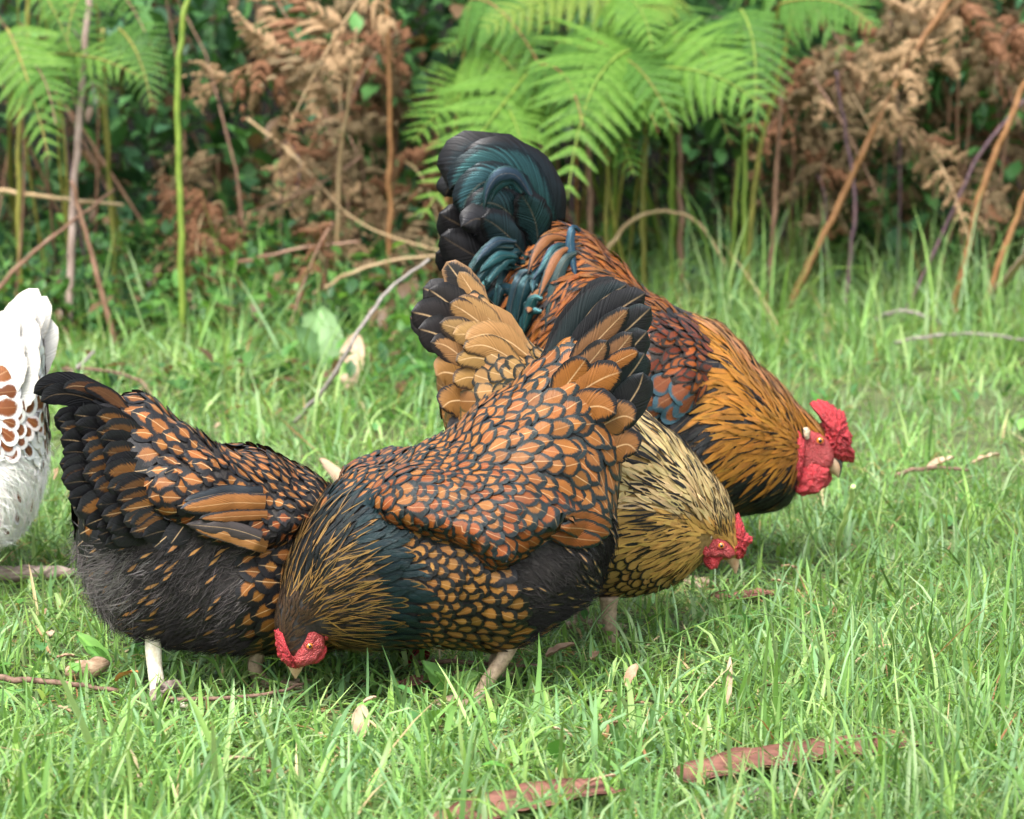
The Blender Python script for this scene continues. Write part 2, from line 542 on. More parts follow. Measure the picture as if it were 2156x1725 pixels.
        for i, P in enumerate(pts):
            R = default if reg[i] < 0 else regions[reg[i]]
            if R.get('skip'): continue
            r = R['r'](px[i]) if callable(R['r']) else R['r']
            g = tuple((P // cell).astype(int))
            ok = True
            for dx in (-1, 0, 1):
                for dy in (-1, 0, 1):
                    for dz in (-1, 0, 1):
                        for (q, rq) in grid.get((g[0] + dx, g[1] + dy, g[2] + dz), ()):
                            if ((q - P) ** 2).sum() < (0.5 * (r + rq)) ** 2: ok = False; break
                        if not ok: break
                    if not ok: break
                if not ok: break
            if not ok: continue
            grid.setdefault(g, []).append((P, r))
            _, nr, _, _ = self.bvh.find_nearest(Vector(P))
            nr = np.array(nr)
            if nr @ (P - self.axis_point(P)) < 0: nr = -nr
            f2 = self.flow(px[i])
            D = RGT * f2[0] - UPV * f2[1]
            if far[i]: D = D - 2 * (D @ self.l) * self.l
            D = unit(D - (D @ nr) * nr)
            ang = random.gauss(0, 1.35 * R.get('jit', 0.13))
            Cc = np.cross(nr, D)
            D, Cc = D * math.cos(ang) + Cc * math.sin(ang), Cc * math.cos(ang) - D * math.sin(ang)
            Ls, Ws = r * R['L'] * random.uniform(.8, 1.25), r * R['W'] * random.uniform(.82, 1.15)
            if R['kind'] == 'fluff':
                fluff.append((P, D, nr, Cc, R, Ls * (R['fL'](px[i]) if 'fL' in R else 1.0)))
                if random.random() > R.get('streak', 0.0): continue
                t = TPL['oval']; Ls *= R.get('sL', 1.0); Ws *= R.get('sW', 1.0)
            else:
                t = TPL[R['kind']]
            lift = 0.6 * R.get('lift', .0045) * (random.uniform(.5, 2.2) if R['kind'] == 'narrow' else random.uniform(.7, 1.4))
            col = R['col'](px[i]) if callable(R['col']) else R['col']
            if len(col) > 3: Ws *= col[3]
            flat = P + D * (Ls * (t['S'] - 0.28))[:, None] + Cc * (Ws * t['X'])[:, None]
            hh = R.get('h0', .001) + lift * t['S'] - 0.035 * Ws * t['X'] ** 2 + random.uniform(0, .0012)
            if len(col) > 3: hh = hh + .0022
            V = self.conform(flat, hh)
            cA, cB, lace = col[:3]
            cA, cB = vary(cA, R.get('va', .26)), vary(cB, .25)
            lace *= 1.22 * random.uniform(.75, 1.25)
            gl = R.get('gloss', 0.0)
            fp = (lace, R.get('shaft', .6) * random.uniform(.4, 1), gl)
            if R['kind'] in ('round', 'oval') or R['kind'] == 'fluff':
                tocam = unit(CAMP - P)
                inframe = -20 < px[i][0] < 2176
                score = Ls * Ws * max(0, nr @ tocam) if (not far[i] and inframe) else 0
                singles.append((score, V, t, cA, cB, fp, px[i]))
            else:
                hackle.add(V, t, cA, cB, fp)
        singles.sort(key=lambda z: -z[0])
        nsing = 0
        for k, (score, V, t, cA, cB, fp, p) in enumerate(singles):
            if k < max_single and score > 0:
                b = FeatherBag(); b.add(V, t, cA, cB, fp)
                par = self.body
                if self.wing_poly is not None and poly_sdf([p], self.wing_poly)[0] > 0: par = self.wings[0]
                b.build('feather', par, self.P0)
                nsing += 1
            else:
                rest.add(V, t, cA, cB, fp)
        for bag, nm in ((hackle, 'neck_hackle'), (rest, 'plumage')):
            o = bag.build(nm, self.root, self.P0)
            if o: o['kind'] = 'stuff'
        if fluff: self.make_fluff(fluff)

    def make_fluff(self, items, per=9):
        V, Ft, col = [], [], []
        n = 0
        for (P, D, nr, Cc, R, Ls) in items:
            base = R['fcol'](proj(self.near(P)[0])[0]) if callable(R['fcol']) else R['fcol']
            for _ in range(R.get('per', per)):
                o = P + D * random.uniform(-.5, .5) * Ls + Cc * random.uniform(-.5, .5) * Ls
                d = unit(D + nr * random.uniform(.05, .4) + Cc * random.gauss(0, .28) + np.array((0, 0, random.uniform(-.35, .15))))
                d2 = unit(d + Cc * random.gauss(0, .25) - nr * random.uniform(.05, .4))
                L = Ls * random.uniform(.6, 1.2)
                w = unit(np.cross(d, unit(CAMP - P)) + Cc * .3) * random.uniform(.00025, .0006)
                p1 = o + d * L * .55; p2 = p1 + d2 * L * .5
                o = o - nr * .003
                V += [o - w, o + w, p1 - w * .7, p1 + w * .7, p2]
                Ft += [[n, n + 1, n + 3], [n, n + 3, n + 2], [n + 2, n + 3, n + 4]]
                c = vary(base, .2)
                col += [(*c, 1)] * 5
                n += 5
        o = mk('belly_fluff', np.array(V), np.array(Ft), M['fluff'], self.root, origin=self.P0, attrs={'tint': ('FLOAT_COLOR', np.array(col))})
        o['kind'] = 'stuff'

    # ---- a long feather along a centre line given in picture points, standing lat metres off the middle plane
    def strap(self, pts, lat, width, cA, cB, lace=0.3, shaft=0.5, gloss=0.0, name='tail_feather', parent=None, tilt=0.0, tip='round', on_body=None, n=18, cup=0.12, root_w=0.35):
        C = catmull(np.asarray(pts, dtype=float), n)
        s = np.linspace(0, 1, n)
        lat = np.interp(s, np.linspace(0, 1, len(np.atleast_1d(lat))), np.atleast_1d(lat))
        P = np.array([self.S(c[0], c[1]) for c in C]) + self.l * lat[:, None]
        if on_body is not None:
            for i in range(n):
                hit = self.bvh.ray_cast(Vector(P[i] + self.l * 0.4), Vector(-self.l))
                if hit[0] is not None:
                    P[i] = np.array(hit[0]) + self.l * (on_body + 0.003 * s[i])
        T = np.gradient(P, axis=0); T /= np.linalg.norm(T, axis=1)[:, None]
        nrm = unit(self.l * math.cos(tilt) + np.array((0, 0, 1.0)) * math.sin(tilt))
        Cc = np.cross(nrm, T); Cc /= np.linalg.norm(Cc, axis=1)[:, None]
        nn = np.cross(T, Cc)
        e = 1.6 if tip == 'point' else 3.2
        p = np.clip(1 - np.clip((s - .3) / .7, 0, 1) ** e, 0, 1) ** (.5 if tip == 'round' else .8)
        p = p * np.clip(root_w + (1 - root_w) * s / .4, 0, 1)
        sd_ = random.uniform(0, 50)
        p = p * np.array([1 + .10 * nz((q * 9, sd_, 1)) for q in s])
        a = np.linspace(-1, 1, 7)
        w = width / 2
        V = P[:, None] + Cc[:, None] * (w * p[:, None] * a[None])[:, :, None] - nn[:, None] * (cup * w * (a[None] ** 2) * np.ones((n, 1)))[:, :, None]
        for i_ in range(n):                             # uneven, slightly frayed vane edges
            for j_ in (0, 6):
                V[i_, j_] += Cc[i_] * (1 if j_ else -1) * w * p[i_] * .10 * nz((s[i_] * 40, sd_, j_))
        S, A = np.meshgrid(s, a, indexing='ij')
        X = A * p[:, None]
        Lw = np.linalg.norm(np.diff(P, axis=0), axis=1).sum() / w
        ed = np.minimum((1 - np.abs(A)) * p[:, None], (1 - S) * Lw)
        t = dict(F=grid_faces(n, 7), X=X.ravel(), S=S.ravel(), ed=ed.ravel())
        b = FeatherBag(); b.add(V.reshape(-1, 3), t, cA, cB, (lace, shaft, gloss))
        return b.build(name, parent or self.root, self.P0)

    # ---- a rounded lump with a traced outline: combs, wattles, lobes, bare faces
    def lump(self, name, outline, lat, thick, mat, parent=None, wrinkle=0.0, wscale=180, rings=14, rough_edge=0.0, nseg=120, both=False, lean=0.0, flat=2.2):
        pl = np.asarray(outline, dtype=float)
        O = catmull(np.vstack([pl, pl[:1]]), nseg + 1)[:-1]
        P = np.array([self.S(*p) for p in O]); c = P.mean(0)
        V, F = [], []
        rho = np.sin(np.linspace(0.0, math.pi / 2, rings))[1:]
        rows = []
        for sgn in (1, -1):
            seq = list(rho) if sgn == 1 else list(rho[:-1])[::-1]
            for k in seq:
                z = sgn * thick * math.sqrt(max(0, 1 - k ** flat))
                ring = c + (P - c) * k + self.l * (lat + z)
                rows.append(ring)
        V = np.vstack(rows + [[c + self.l * (lat + thick)], [c + self.l * (lat - thick)]])
        F = grid_faces(len(rows), nseg, True).tolist()
        n0, n1 = len(V) - 2, len(V) - 1
        for j in range(nseg):
            j2 = (j + 1) % nseg
            F.append([j2, j, n0]); F.append([(len(rows) - 1) * nseg + j, (len(rows) - 1) * nseg + j2, n1])
        if wrinkle:
            for i in range(len(V)):
                k = nz(V[i], wscale, 5.0) + .7 * abs(nz(V[i], wscale * 2.1, 9.0)) + .35 * abs(nz(V[i], wscale * 4.2, 2.0))
                V[i] = V[i] + (unit(V[i] - c - self.l * lat * .7)) * wrinkle * k
        if lean:
            V = V + self.l * (((V - c) @ np.array((0, 0, 1.0))) * lean)[:, None]
        return mk(name, V, F, mat, parent or self.root, origin=self.P0)

    def beak(self, st, mat, mat_tip=None, low=None, low_name='lower_mandible'):
        V, F = self.loft(st, 20, 20, 1.9)
        b = mk('beak', V, F, mat, self.root, origin=self.P0)
        if low:
            V, F = self.loft(low, 14, 16, 1.9)
            mk(low_name, V, F, mat_tip or mat, b, origin=self.P0)
        return b

    def eye(self, px, py, r=0.0042, lid=True):
        for sg in (1, -1):
            P = self.S(px, py)
            if sg == 1:
                P = P + self.l * self.eye_lat(px, py)
            else:
                P = P - self.l * self.eye_lat(px, py)
            c = P - self.l * sg * r * 0.45
            def ball(rad, cc, n=12):
                th = np.linspace(0, math.pi, n); ph = np.linspace(0, 2 * math.pi, 2 * n, endpoint=False)
                T, Ph = np.meshgrid(th, ph, indexing='ij')
                V = cc + rad * (self.l * sg * np.cos(T)[..., None] + self.h * (np.sin(T) * np.cos(Ph))[..., None] + np.array((0, 0, 1.0)) * (np.sin(T) * np.sin(Ph))[..., None])
                return V.reshape(-1, 3), grid_faces(n, 2 * n, True)
            V, F = ball(r, c)
            e = mk('eye', V, F, M['iris'], self.root, origin=self.P0)
            V, F = ball(r * .62, c + self.l * sg * r * .46)
            mk('pupil', V, F, M['pupil'], e, origin=self.P0)
            a = np.linspace(0, 2 * math.pi, 24)
            R = np.array([c + self.l * sg * r * .38 + (self.h * math.cos(t) * 1.12 + np.array((0, 0, 1.0)) * math.sin(t) * .95) * r for t in a])
            V, F = tube_data(R, r * .26, 8, False)
            mk('eyelid', V, F, M['skin_face'], e, origin=self.P0)

    def eye_lat(self, px, py):
        P = self.S(px, py)
        best = 0.0
        for ob in self.face_objs:
            me = ob.data
            n = len(me.vertices); co = np.empty(n * 3, dtype=np.float32); me.vertices.foreach_get('co', co)
            co = co.reshape(-1, 3) + self.P0
            q = co - P
            lat = q @ self.l
            dd = np.linalg.norm(q - lat[:, None] * self.l, axis=1)
            k = dd < 0.006
            if k.any(): best = max(best, lat[k].max())
        return best

    def leg(self, pts, lat, r0, r1, mat, foot_yaw=0.0):
        """shank along picture points (top to ankle) with a four-toed foot on the ground"""
        C = catmull(np.asarray(pts, dtype=float), 26)
        lat = np.linspace(lat[0], lat[1], 26)
        P = np.array([self.S(*c) for c in C]) + self.l * lat[:, None]
        ank = P[-1].copy()
        s = np.linspace(0, 1, 26)
        R = r0 + (r1 - r0) * s
        R = R * (1 + .045 * np.sin(s * 78) + .03 * np.sin(s * 31)) + .0025 * np.exp(-((s - 1) / .06) ** 2) + .002 * np.exp(-((s) / .12) ** 2)
        lg = tube('leg', P, R, mat, self.root, 14, origin=self.P0)
        V, F, n = [], [], 0
        f = self.h * self.facing * math.cos(foot_yaw) + self.l * math.sin(foot_yaw)
        sd = np.cross(f, (0, 0, 1.0))
        claws = []
        for ang, ln in ((0, .062), (.55, .05), (-.55, .05), (math.pi, .024)):
            d = f * math.cos(ang) + sd * math.sin(ang)
            q = np.array([ank + d * ln * t + np.array((0, 0, -max(0, ank[2] - .006) * min(1, t * 3) + .006 * math.sin(t * 3.1))) for t in np.linspace(0, 1, 9)])
            v, ff = tube_data(q, np.linspace(.0068, .0042, 9) * (1 + .12 * np.sin(np.linspace(0, 16, 9))), 8)
            V.append(v); F += [[i + n for i in k] for k in ff]; n += len(v)
            claws.append((q[-1], d))
        ft = mk('foot', np.vstack(V), F, mat, lg, origin=self.P0)
        return lg

BLK = (0.012, 0.012, 0.013)
BLKG = (0.012, 0.020, 0.021)          # black with a green cast
TEAL = (0.02, 0.055, 0.055)
ORG = (0.30, 0.108, 0.022)
RUST = (0.22, 0.058, 0.011)
YEL = (0.34, 0.15, 0.036)
DGOLD = (0.40, 0.21, 0.055)
PALE = (0.62, 0.40, 0.15)

def dist(p, x, y): return math.hypot(p[0] - x, p[1] - y)

# ---------- the laced hen in front, head down to the left, tail up to the right
ch = Bird('laced_hen', 'orange hen with black laced feathers, dark green neck, pecking in front of the others', (1000, 1455), 20, cat='hen')
ch.P0 = ground_at(1040, 1462)
ch.root.location = ch.P0
ch.facing = -1
CH = [(612, 1396, 632, 1398, .008), (594, 1368, 658, 1380, .015), (583, 1325, 676, 1352, .021), (584, 1282, 690, 1345, .027),
      (597, 1232, 715, 1352, .040), (622, 1170, 775, 1358, .056), (662, 1098, 845, 1354, .075), (715, 1032, 915, 1352, .092),
      (790, 980, 985, 1356, .103), (880, 953, 1060, 1362, .109), (945, 926, 1150, 1305, .109), (1000, 875, 1226, 1245, .1),
      (1070, 818, 1272, 1150, .085), (1130, 772, 1280, 1060, .064), (1180, 724, 1298, 960, .042), (1216, 692, 1308, 870, .022)]
CH_WING = [(765, 1045), (830, 992), (900, 970), (1000, 978), (1090, 998), (1150, 1030), (1205, 1062), (1238, 1085), (1222, 1104), (1150, 1122), (1105, 1150),
           (1050, 1194), (1020, 1192), (985, 1160), (930, 1130), (870, 1112), (815, 1092)]
ch.make_body(CH, M['down_dark'], CH_WING, .026, 30, thigh=[([(1000, 1200), (1100, 1150), (1230, 1110), (1270, 1180), (1200, 1260), (1080, 1350), (1010, 1340)], .012, 60)])
ch.set_flow([(600, 1260, .35, -.95), (640, 1200, .5, -.85), (690, 1100, .6, -.8), (650, 1260, .6, -.75), (700, 1250, .85, -.45), (720, 1320, 1, -.05), (800, 1340, 1, .0),
             (760, 1200, .85, -.4), (840, 1180, .95, .0), (830, 1280, 1, .02), (790, 1110, .85, -.3), (740, 1020, .75, -.6), (800, 985, .9, -.35), (900, 958, .95, -.25), (950, 930, .85, -.5),
             (1020, 870, .75, -.65), (1110, 800, .75, -.7), (1200, 720, .7, -.75), (1060, 930, .9, -.4), (1150, 880, .85, -.5), (1250, 830, .75, -.6),
             (1180, 950, 1, -.05), (1270, 930, .9, .35), (1230, 1030, .9, .5), (1280, 1010, .6, .8), (1120, 970, 1, 0),
             (850, 1030, 1, -.1), (1000, 1040, 1, .12), (1150, 1070, .95, .33), (930, 1100, .95, .3), (1000, 1130, .9, .42), (1040, 1180, .75, .6),
             (900, 1200, 1, .1), (980, 1230, 1, -.05), (930, 1320, 1, .05), (1020, 1300, .95, -.15), (1080, 1250, .9, .1), (1150, 1200, .8, .5), (1230, 1180, .7, .6), (1120, 1300, .8, .4)])
def ch_hack(p):
    d = dist(p, 640, 1320)
    k = random.random()
    top = p[1] < 1230 - .6 * (p[0] - 640)               # the crown side stays darker
    gold = (.28, .155, .042)
    if k > .75 and d < 230: return ((.010, .013, .013), gold, .24)
    if d < 95: return (gold, gold, 0, .4) if k < (.35 if top else .6) else ((.035, .022, .013), (.02, .014, .01), .2)
    if d < 200: return (gold, gold, 0, .3) if k < (.34 if top else .62) else ((.010, .013, .013), (.012, .014, .014), .2)
    if d < 270: return (gold, gold, 0, .22) if k < .4 else ((.009, .017, .018), (.012, .016, .016), .2)
    return (gold, gold, 0, .15) if k < .16 else ((.010, .024, .027), (.010, .022, .025), .12)
CH_R = [
    dict(poly=[(570, 1400), (575, 1300), (588, 1240), (640, 1250), (672, 1295), (650, 1310), (630, 1330), (615, 1380), (610, 1410)], kind='narrow', r=.0034, L=3.6, W=.42, lift=.0012, jit=.1,
         col=lambda p: ((.05, .03, .018), (.09, .05, .025), .4), shaft=0, h0=.0006),
    dict(poly=[(640, 1300), (672, 1296), (690, 1312), (690, 1400), (610, 1420), (620, 1350)], skip=True, r=.01),
    dict(poly=[(745, 1045), (822, 1095), (850, 1150), (872, 1230), (872, 1330), (845, 1380), (785, 1380), (800, 1290), (790, 1190), (750, 1110)], kind='oval', r=.0078, L=4.2, W=.52, lift=.006, jit=.12,
         col=lambda p: ((.010, .026, .030), (.010, .022, .025) if random.random() < .8 else (.2, .11, .03), .14), shaft=.0, gloss=.28, h0=.002),
    dict(poly=[(580, 1262), (612, 1165), (655, 1085), (710, 1030), (760, 1052), (822, 1100), (848, 1150), (868, 1230), (868, 1330), (850, 1375), (690, 1385), (660, 1300)],
         kind='narrow', r=lambda p: .0031 + .0038 * min(1, dist(p, 640, 1320) / 260), L=6.0, W=.5, lift=.004, jit=.12, col=ch_hack, shaft=0, gloss=.12, h0=.001),
    dict(poly=CH_WING, kind='round', r=lambda p: .0100 + .003 * (p[0] > 1080), L=2.2, W=.86, lift=.005, h0=.0035, jit=.1,
         col=lambda p: (ORG if random.random() < .38 and p[1] < 1100 else RUST, BLKG, .28), shaft=.45, gloss=.03),
    dict(poly=[(1060, 1210), (1110, 1160), (1180, 1128), (1250, 1090), (1300, 1050), (1310, 1180), (1240, 1270), (1130, 1335), (1075, 1360), (1100, 1290)], kind='fluff', r=.010, L=2.0, W=.55,
         fcol=(.016, .014, .013), col=((.36, .2, .07), BLK, .5), streak=.3, sL=.9, sW=.42, lift=.010, per=30, shaft=.2),
    dict(poly=[(845, 1120), (930, 1132), (1000, 1180), (1062, 1200), (1105, 1285), (1070, 1350), (1000, 1390), (835, 1385), (862, 1250)], kind='round', r=lambda p: .0095 + .0045 * (p[0] - 850) / 250, L=1.9, W=.84,
         col=lambda p: (YEL, BLK, .32), lift=.006, shaft=.4, jit=.14),
]
CH_DEF = dict(kind='oval', r=lambda p: .0088 + .0078 * max(0, min(1, (p[0] - 930) / 330)), L=2.3, W=.86, col=lambda p: (ORG, BLKG, .26 if p[0] > 950 else .36), lift=.005, shaft=.55, jit=.1)
ch.plumage(CH, CH_R, CH_DEF, n=34000, max_single=290)
# tail: stiff black feathers, brown along the lower vanes
for pts, lat, w, cA, cB, lc in [
    ([(1140, 790), (1200, 715), (1255, 640), (1318, 598)], (.0, .004), .046, BLKG, BLK, .1),
    ([(1170, 800), (1230, 720), (1290, 650), (1345, 612)], (.012, .022), .05, BLK, BLK, .1),
    ([(1180, 830), (1250, 740), (1310, 680), (1350, 640)], (.02, .032), .05, BLK, BLKG, .1),
    ([(1160, 810), (1215, 735), (1262, 680), (1298, 640)], (.026, .04), .034, (.2, .095, .038), BLK, .2),
    ([(1200, 860), (1265, 780), (1315, 720), (1340, 690)], (.022, .034), .05, BLK, BLKG, .1),
    ([(1190, 850), (1235, 775), (1275, 725), (1300, 690)], (.034, .048), .04, (.2, .095, .042), BLK, .22),
    ([(1210, 890), (1275, 820), (1315, 765), (1332, 735)], (.026, .038), .05, BLKG, BLK, .1),
    ([(1165, 830), (1195, 775), (1225, 735), (1245, 705)], (.04, .052), .034, (.22, .105, .045), BLK, .25),
    ([(1220, 920), (1285, 860), (1318, 810), (1328, 775)], (.03, .04), .048, BLK, BLKG, .1),
    ([(1130, 845), (1165, 795), (1185, 765), (1200, 742)], (.044, .054), .042, ORG, BLK, .2),
    ([(1150, 850), (1200, 805), (1240, 780), (1272, 768)], (.046, .058), .046, ORG, BLK, .18),
    ([(1140, 880), (1190, 848), (1225, 840), (1258, 855)], (.05, .062), .046, ORG, BLK, .2),
    ([(1230, 780), (1262, 755), (1290, 738), (1312, 728)], (.044, .05), .024, ORG, BLK, .2),
    ([(1215, 900), (1250, 875), (1280, 862), (1302, 870)], (.045, .055), .044, (.23, .1, .028), BLK, .14),
    ([(1225, 950), (1262, 930), (1290, 922), (1310, 938)], (.045, .05), .044, (.23, .095, .026), BLK, .16),
    ([(1150, 800), (1225, 700), (1285, 630), (1330, 605)], (-.02, -.03), .05, BLK, BLK, .1),
    ([(1190, 850), (1260, 750), (1310, 690), (1345, 660)], (-.03, -.045), .05, BLK, BLK, .1),
    ([(1210, 900), (1280, 820), (1318, 760), (1335, 725)], (-.035, -.05), .05, BLK, BLK, .1)]:
    ch.strap(pts, lat, w, cA, vary(cB), lc, .5, .0)
for pts, w, cA, ob in [
    ([(1110, 1046), (1150, 1056), (1195, 1069), (1240, 1084)], .024, (.25, .08, .017), .010),
    ([(1100, 1066), (1140, 1073), (1185, 1084), (1230, 1096)], .024, (.25, .075, .015), .012),
    ([(1085, 1086), (1120, 1092), (1165, 1100), (1205, 1105)], .024, (.24, .07, .014), .013)]:
    ch.strap(pts, 0, w, cA, BLKG, .24, .35, 0, name='flight_feather', parent=ch.wings[0], on_body=ob)
# head
f = ch.lump('face', [(612, 1372), (630, 1340), (636, 1312), (656, 1300), (674, 1322), (678, 1350), (664, 1380), (640, 1397), (618, 1400), (606, 1388)], .0, .027, M['skin_face'], wrinkle=.0012, flat=5)
ch.face_objs = [f]
ch.lump('comb', [(576, 1326), (586, 1326), (592, 1340), (600, 1362), (612, 1380), (632, 1392), (628, 1402), (608, 1400), (592, 1388), (583, 1366)], .006, .014, M['skin'], wrinkle=.0034, wscale=330)
ch.lump('wattle', [(645, 1378), (662, 1358), (678, 1352), (679, 1366), (670, 1382), (655, 1391), (644, 1390)], .016, .005, M['skin'], wrinkle=.001)
ch.lump('wattle', [(643, 1380), (655, 1372), (668, 1370), (668, 1384), (655, 1393), (643, 1391)], -.012, .005, M['skin'], wrinkle=.001)
ch.lump('earlobe', [(666, 1306), (672, 1303), (678, 1316), (680, 1336), (675, 1340), (670, 1326)], .022, .004, M['skin'], wrinkle=.0008)
ch.beak([(603, 1392, 640, 1398, .012), (608, 1408, 635, 1410, .009), (615, 1420, 629, 1420, .0045), (621, 1429, 624, 1429, .001)], M['beak'])
ch.eye(638, 1349, .0044)
ch.leg([(1060, 1310), (1025, 1372), (995, 1412), (968, 1462)], (.05, .055), .0095, .008, M['shank_dusty'])
ch.leg([(1085, 1330), (1080, 1385), (1070, 1430), (1075, 1440)], (-.05, -.05), .0095, .008, M['shank_dusty'])

# ---------- the darker laced hen on the left
lh = Bird('dark_laced_hen', 'mostly black hen with orange feather centres and fluffy grey rear', (310, 1470), 26, cat='hen')
lh.P0 = ground_at(330, 1462); lh.root.location = lh.P0
lh.facing = 1
LH = [(175, 842, 170, 1035, .018), (200, 848, 180, 1110, .045), (240, 856, 205, 1235, .075), (300, 852, 262, 1318, .096), (365, 876, 345, 1348, .108),
      (430, 924, 425, 1358, .115), (500, 948, 505, 1364, .118), (580, 964, 590, 1366, .114), (645, 990, 660, 1362, .105), (705, 1034, 725, 1356, .088),
      (760, 1095, 778, 1350, .066), (802, 1165, 806, 1350, .048), (838, 1235, 828, 1352, .034), (865, 1290, 842, 1366, .026), (880, 1335, 852, 1385, .019), (886, 1370, 866, 1394, .010)]
LH_WING = [(292, 1022), (345, 985), (420, 958), (500, 955), (600, 975), (670, 1008), (712, 1052), (705, 1105), (640, 1128), (575, 1138), (520, 1152), (475, 1130), (440, 1118), (400, 1100), (330, 1082), (305, 1050)]
lh.make_body(LH, M['down_dark'], LH_WING, .022, 28, thigh=[([(420, 1200), (560, 1170), (640, 1220), (640, 1340), (520, 1400), (430, 1350)], .012, 60)])
lh.set_flow([(700, 1060, -.75, -.65), (640, 1000, -.9, -.4), (520, 955, -.97, -.25), (430, 925, -.85, -.5), (350, 870, -.85, -.45), (280, 855, -1, -.1),
             (600, 1050, -1, -.15), (680, 1100, -.95, .1), (500, 1040, -1, .0), (400, 1020, -1, .02), (350, 1060, -1, .08), (560, 1110, -.9, .4), (480, 1110, -.95, .2),
             (300, 930, -.95, .15), (220, 900, -1, -.05), (210, 1000, -.98, .05), (230, 1080, -.9, .3), (300, 1080, -.85, .5), (370, 1110, -.6, .8),
             (600, 1200, -.95, .1), (560, 1280, -.9, .25), (560, 1340, -.8, .5), (450, 1220, -.7, .6), (380, 1280, -.75, .55), (260, 1200, -.8, .45), (250, 1290, -.75, .6)])
def lh_tail(p):
    r = random.random()
    if r < .62: return (BLK, BLK, .2)
    return ((.19, .085, .022) if r < .85 else ORG, BLK, .5)
LH_R = [
    dict(poly=LH_WING, kind='oval', r=lambda p: .0128 - .0042 * max(0, min(1, (p[0] - 520) / 150)), L=1.75, W=.76, lift=.006, h0=.004, jit=.13,
         col=lambda p: (ORG if p[1] < 1085 else RUST, BLK, .40 + .12 * max(0, min(1, (p[0] - 560) / 100))), shaft=.8),
    dict(poly=[(740, 1140), (780, 1080), (900, 1260), (900, 1420), (700, 1400)], kind='narrow', r=.007, L=5, W=.55, lift=.003, col=((.02, .02, .02), (.4, .22, .07), .3), shaft=0),
    dict(poly=[(60, 800), (215, 790), (245, 850), (300, 905), (310, 1000), (330, 1060), (300, 1130), (150, 1160)], kind='round', r=.0185, L=2.0, W=.78, lift=.011, h0=.002, jit=.14, col=lh_tail, shaft=.9),
    dict(poly=[(240, 840), (330, 840), (430, 905), (480, 945), (400, 962), (300, 1010), (290, 905)], kind='oval', r=lambda p: .0175 - .006 * max(0, min(1, (p[0] - 330) / 100)), L=1.8, W=.84, lift=.007, jit=.14,
         col=lambda p: (ORG, BLK, .42), shaft=.8),
    dict(poly=[(420, 890), (520, 930), (600, 945), (670, 975), (740, 1040), (715, 1060), (670, 1012), (600, 978), (500, 958), (420, 962)], kind='oval', r=.0115, L=1.9, W=.76, lift=.004, jit=.12, col=lambda p: (ORG, BLK, .4), shaft=.5),
    dict(poly=[(300, 1080), (400, 1095), (420, 1130), (340, 1150), (290, 1130)], kind='oval', r=.018, L=1.7, W=.76, lift=.008, col=lambda p: (ORG if random.random() < .7 else BLK, BLK, .38), shaft=.8),
    dict(poly=[(515, 1165), (560, 1142), (640, 1130), (720, 1080), (760, 1200), (720, 1380), (540, 1400), (540, 1340), (520, 1250)], kind='oval', r=.0175, L=1.75, W=.76, lift=.007, jit=.2,
         col=lambda p: ((.31, .12, .027), BLK, .44), shaft=.7),
]
LH_DEF = dict(kind='fluff', r=.0105, L=2.0, W=.6, fL=lambda p: 1 + .9 * (dist(p, 190, 1220) < 110), fcol=lambda p: (.115, .104, .097) if dist(p, 215, 1225) < 85 + random.gauss(0, 22) else (.022, .019, .018) if random.random() < .85 else (.06, .052, .048),
              col=((.40, .19, .055), BLK, .42), streak=.3, sL=1.15, sW=.55, lift=.010, per=30, shaft=.2)
lh.plumage(LH, LH_R, LH_DEF, n=34000, max_single=285)
LT = [([(250, 870), (205, 830), (160, 812), (110, 812), (76, 832)], (.0, -.01), .030, BLK, .1),
      ([(280, 880), (215, 850), (150, 828), (105, 828), (78, 842)], (.012, .015), .030, BLK, .1),
      ([(255, 872), (220, 835), (180, 812), (140, 806), (118, 812)], (.02, .028), .020, (.08, .032, .012), .3),
      ([(262, 866), (230, 838), (195, 816), (160, 808)], (.026, .03), .018, (.12, .05, .018), .35)]
EDGE = catmull(np.array([(84, 850), (92, 890), (92, 930), (90, 975), (100, 1020), (115, 1055), (134, 1090), (165, 1122)], float), 60)
rk = random.Random(8)
for q in range(46):
    tier = q % 3
    e = EDGE[int((q + .5) / 46 * 59)]
    sd = 1
    tx, ty = e[0] + 2 + tier * 38 + rk.gauss(0, 5), e[1] + rk.gauss(0, 6) - tier * 4 - (14 if sd < 0 else 0)
    rx, ry = tx + rk.uniform(120, 165), 905 + (ty - 840) * .62 + rk.gauss(0, 8)
    l0 = (.028 + .05 * min(1, max(0, (ty - 850) / 190))) + tier * .007
    k = rk.random()
    cA = BLK if k < (.72, .5, .34)[tier] else ((.11, .05, .016) if k < .9 else (.2, .085, .022))
    LT.append(([(rx, ry), (rx * .66 + tx * .34, ry * .6 + ty * .4 + rk.gauss(0, 5)), (rx * .3 + tx * .7, ry * .25 + ty * .75 - 4), (tx, ty)], (sd * l0, sd * (l0 + .016)), rk.uniform(.026, .038), cA, .36))
for pts, lat, w, cA, lc in LT:
    lh.strap(pts, lat, w, cA, vary(BLK, .4), lc, rk.choice((.05, .15, .5)), .3 if max(cA) < .02 else 0, cup=.06)
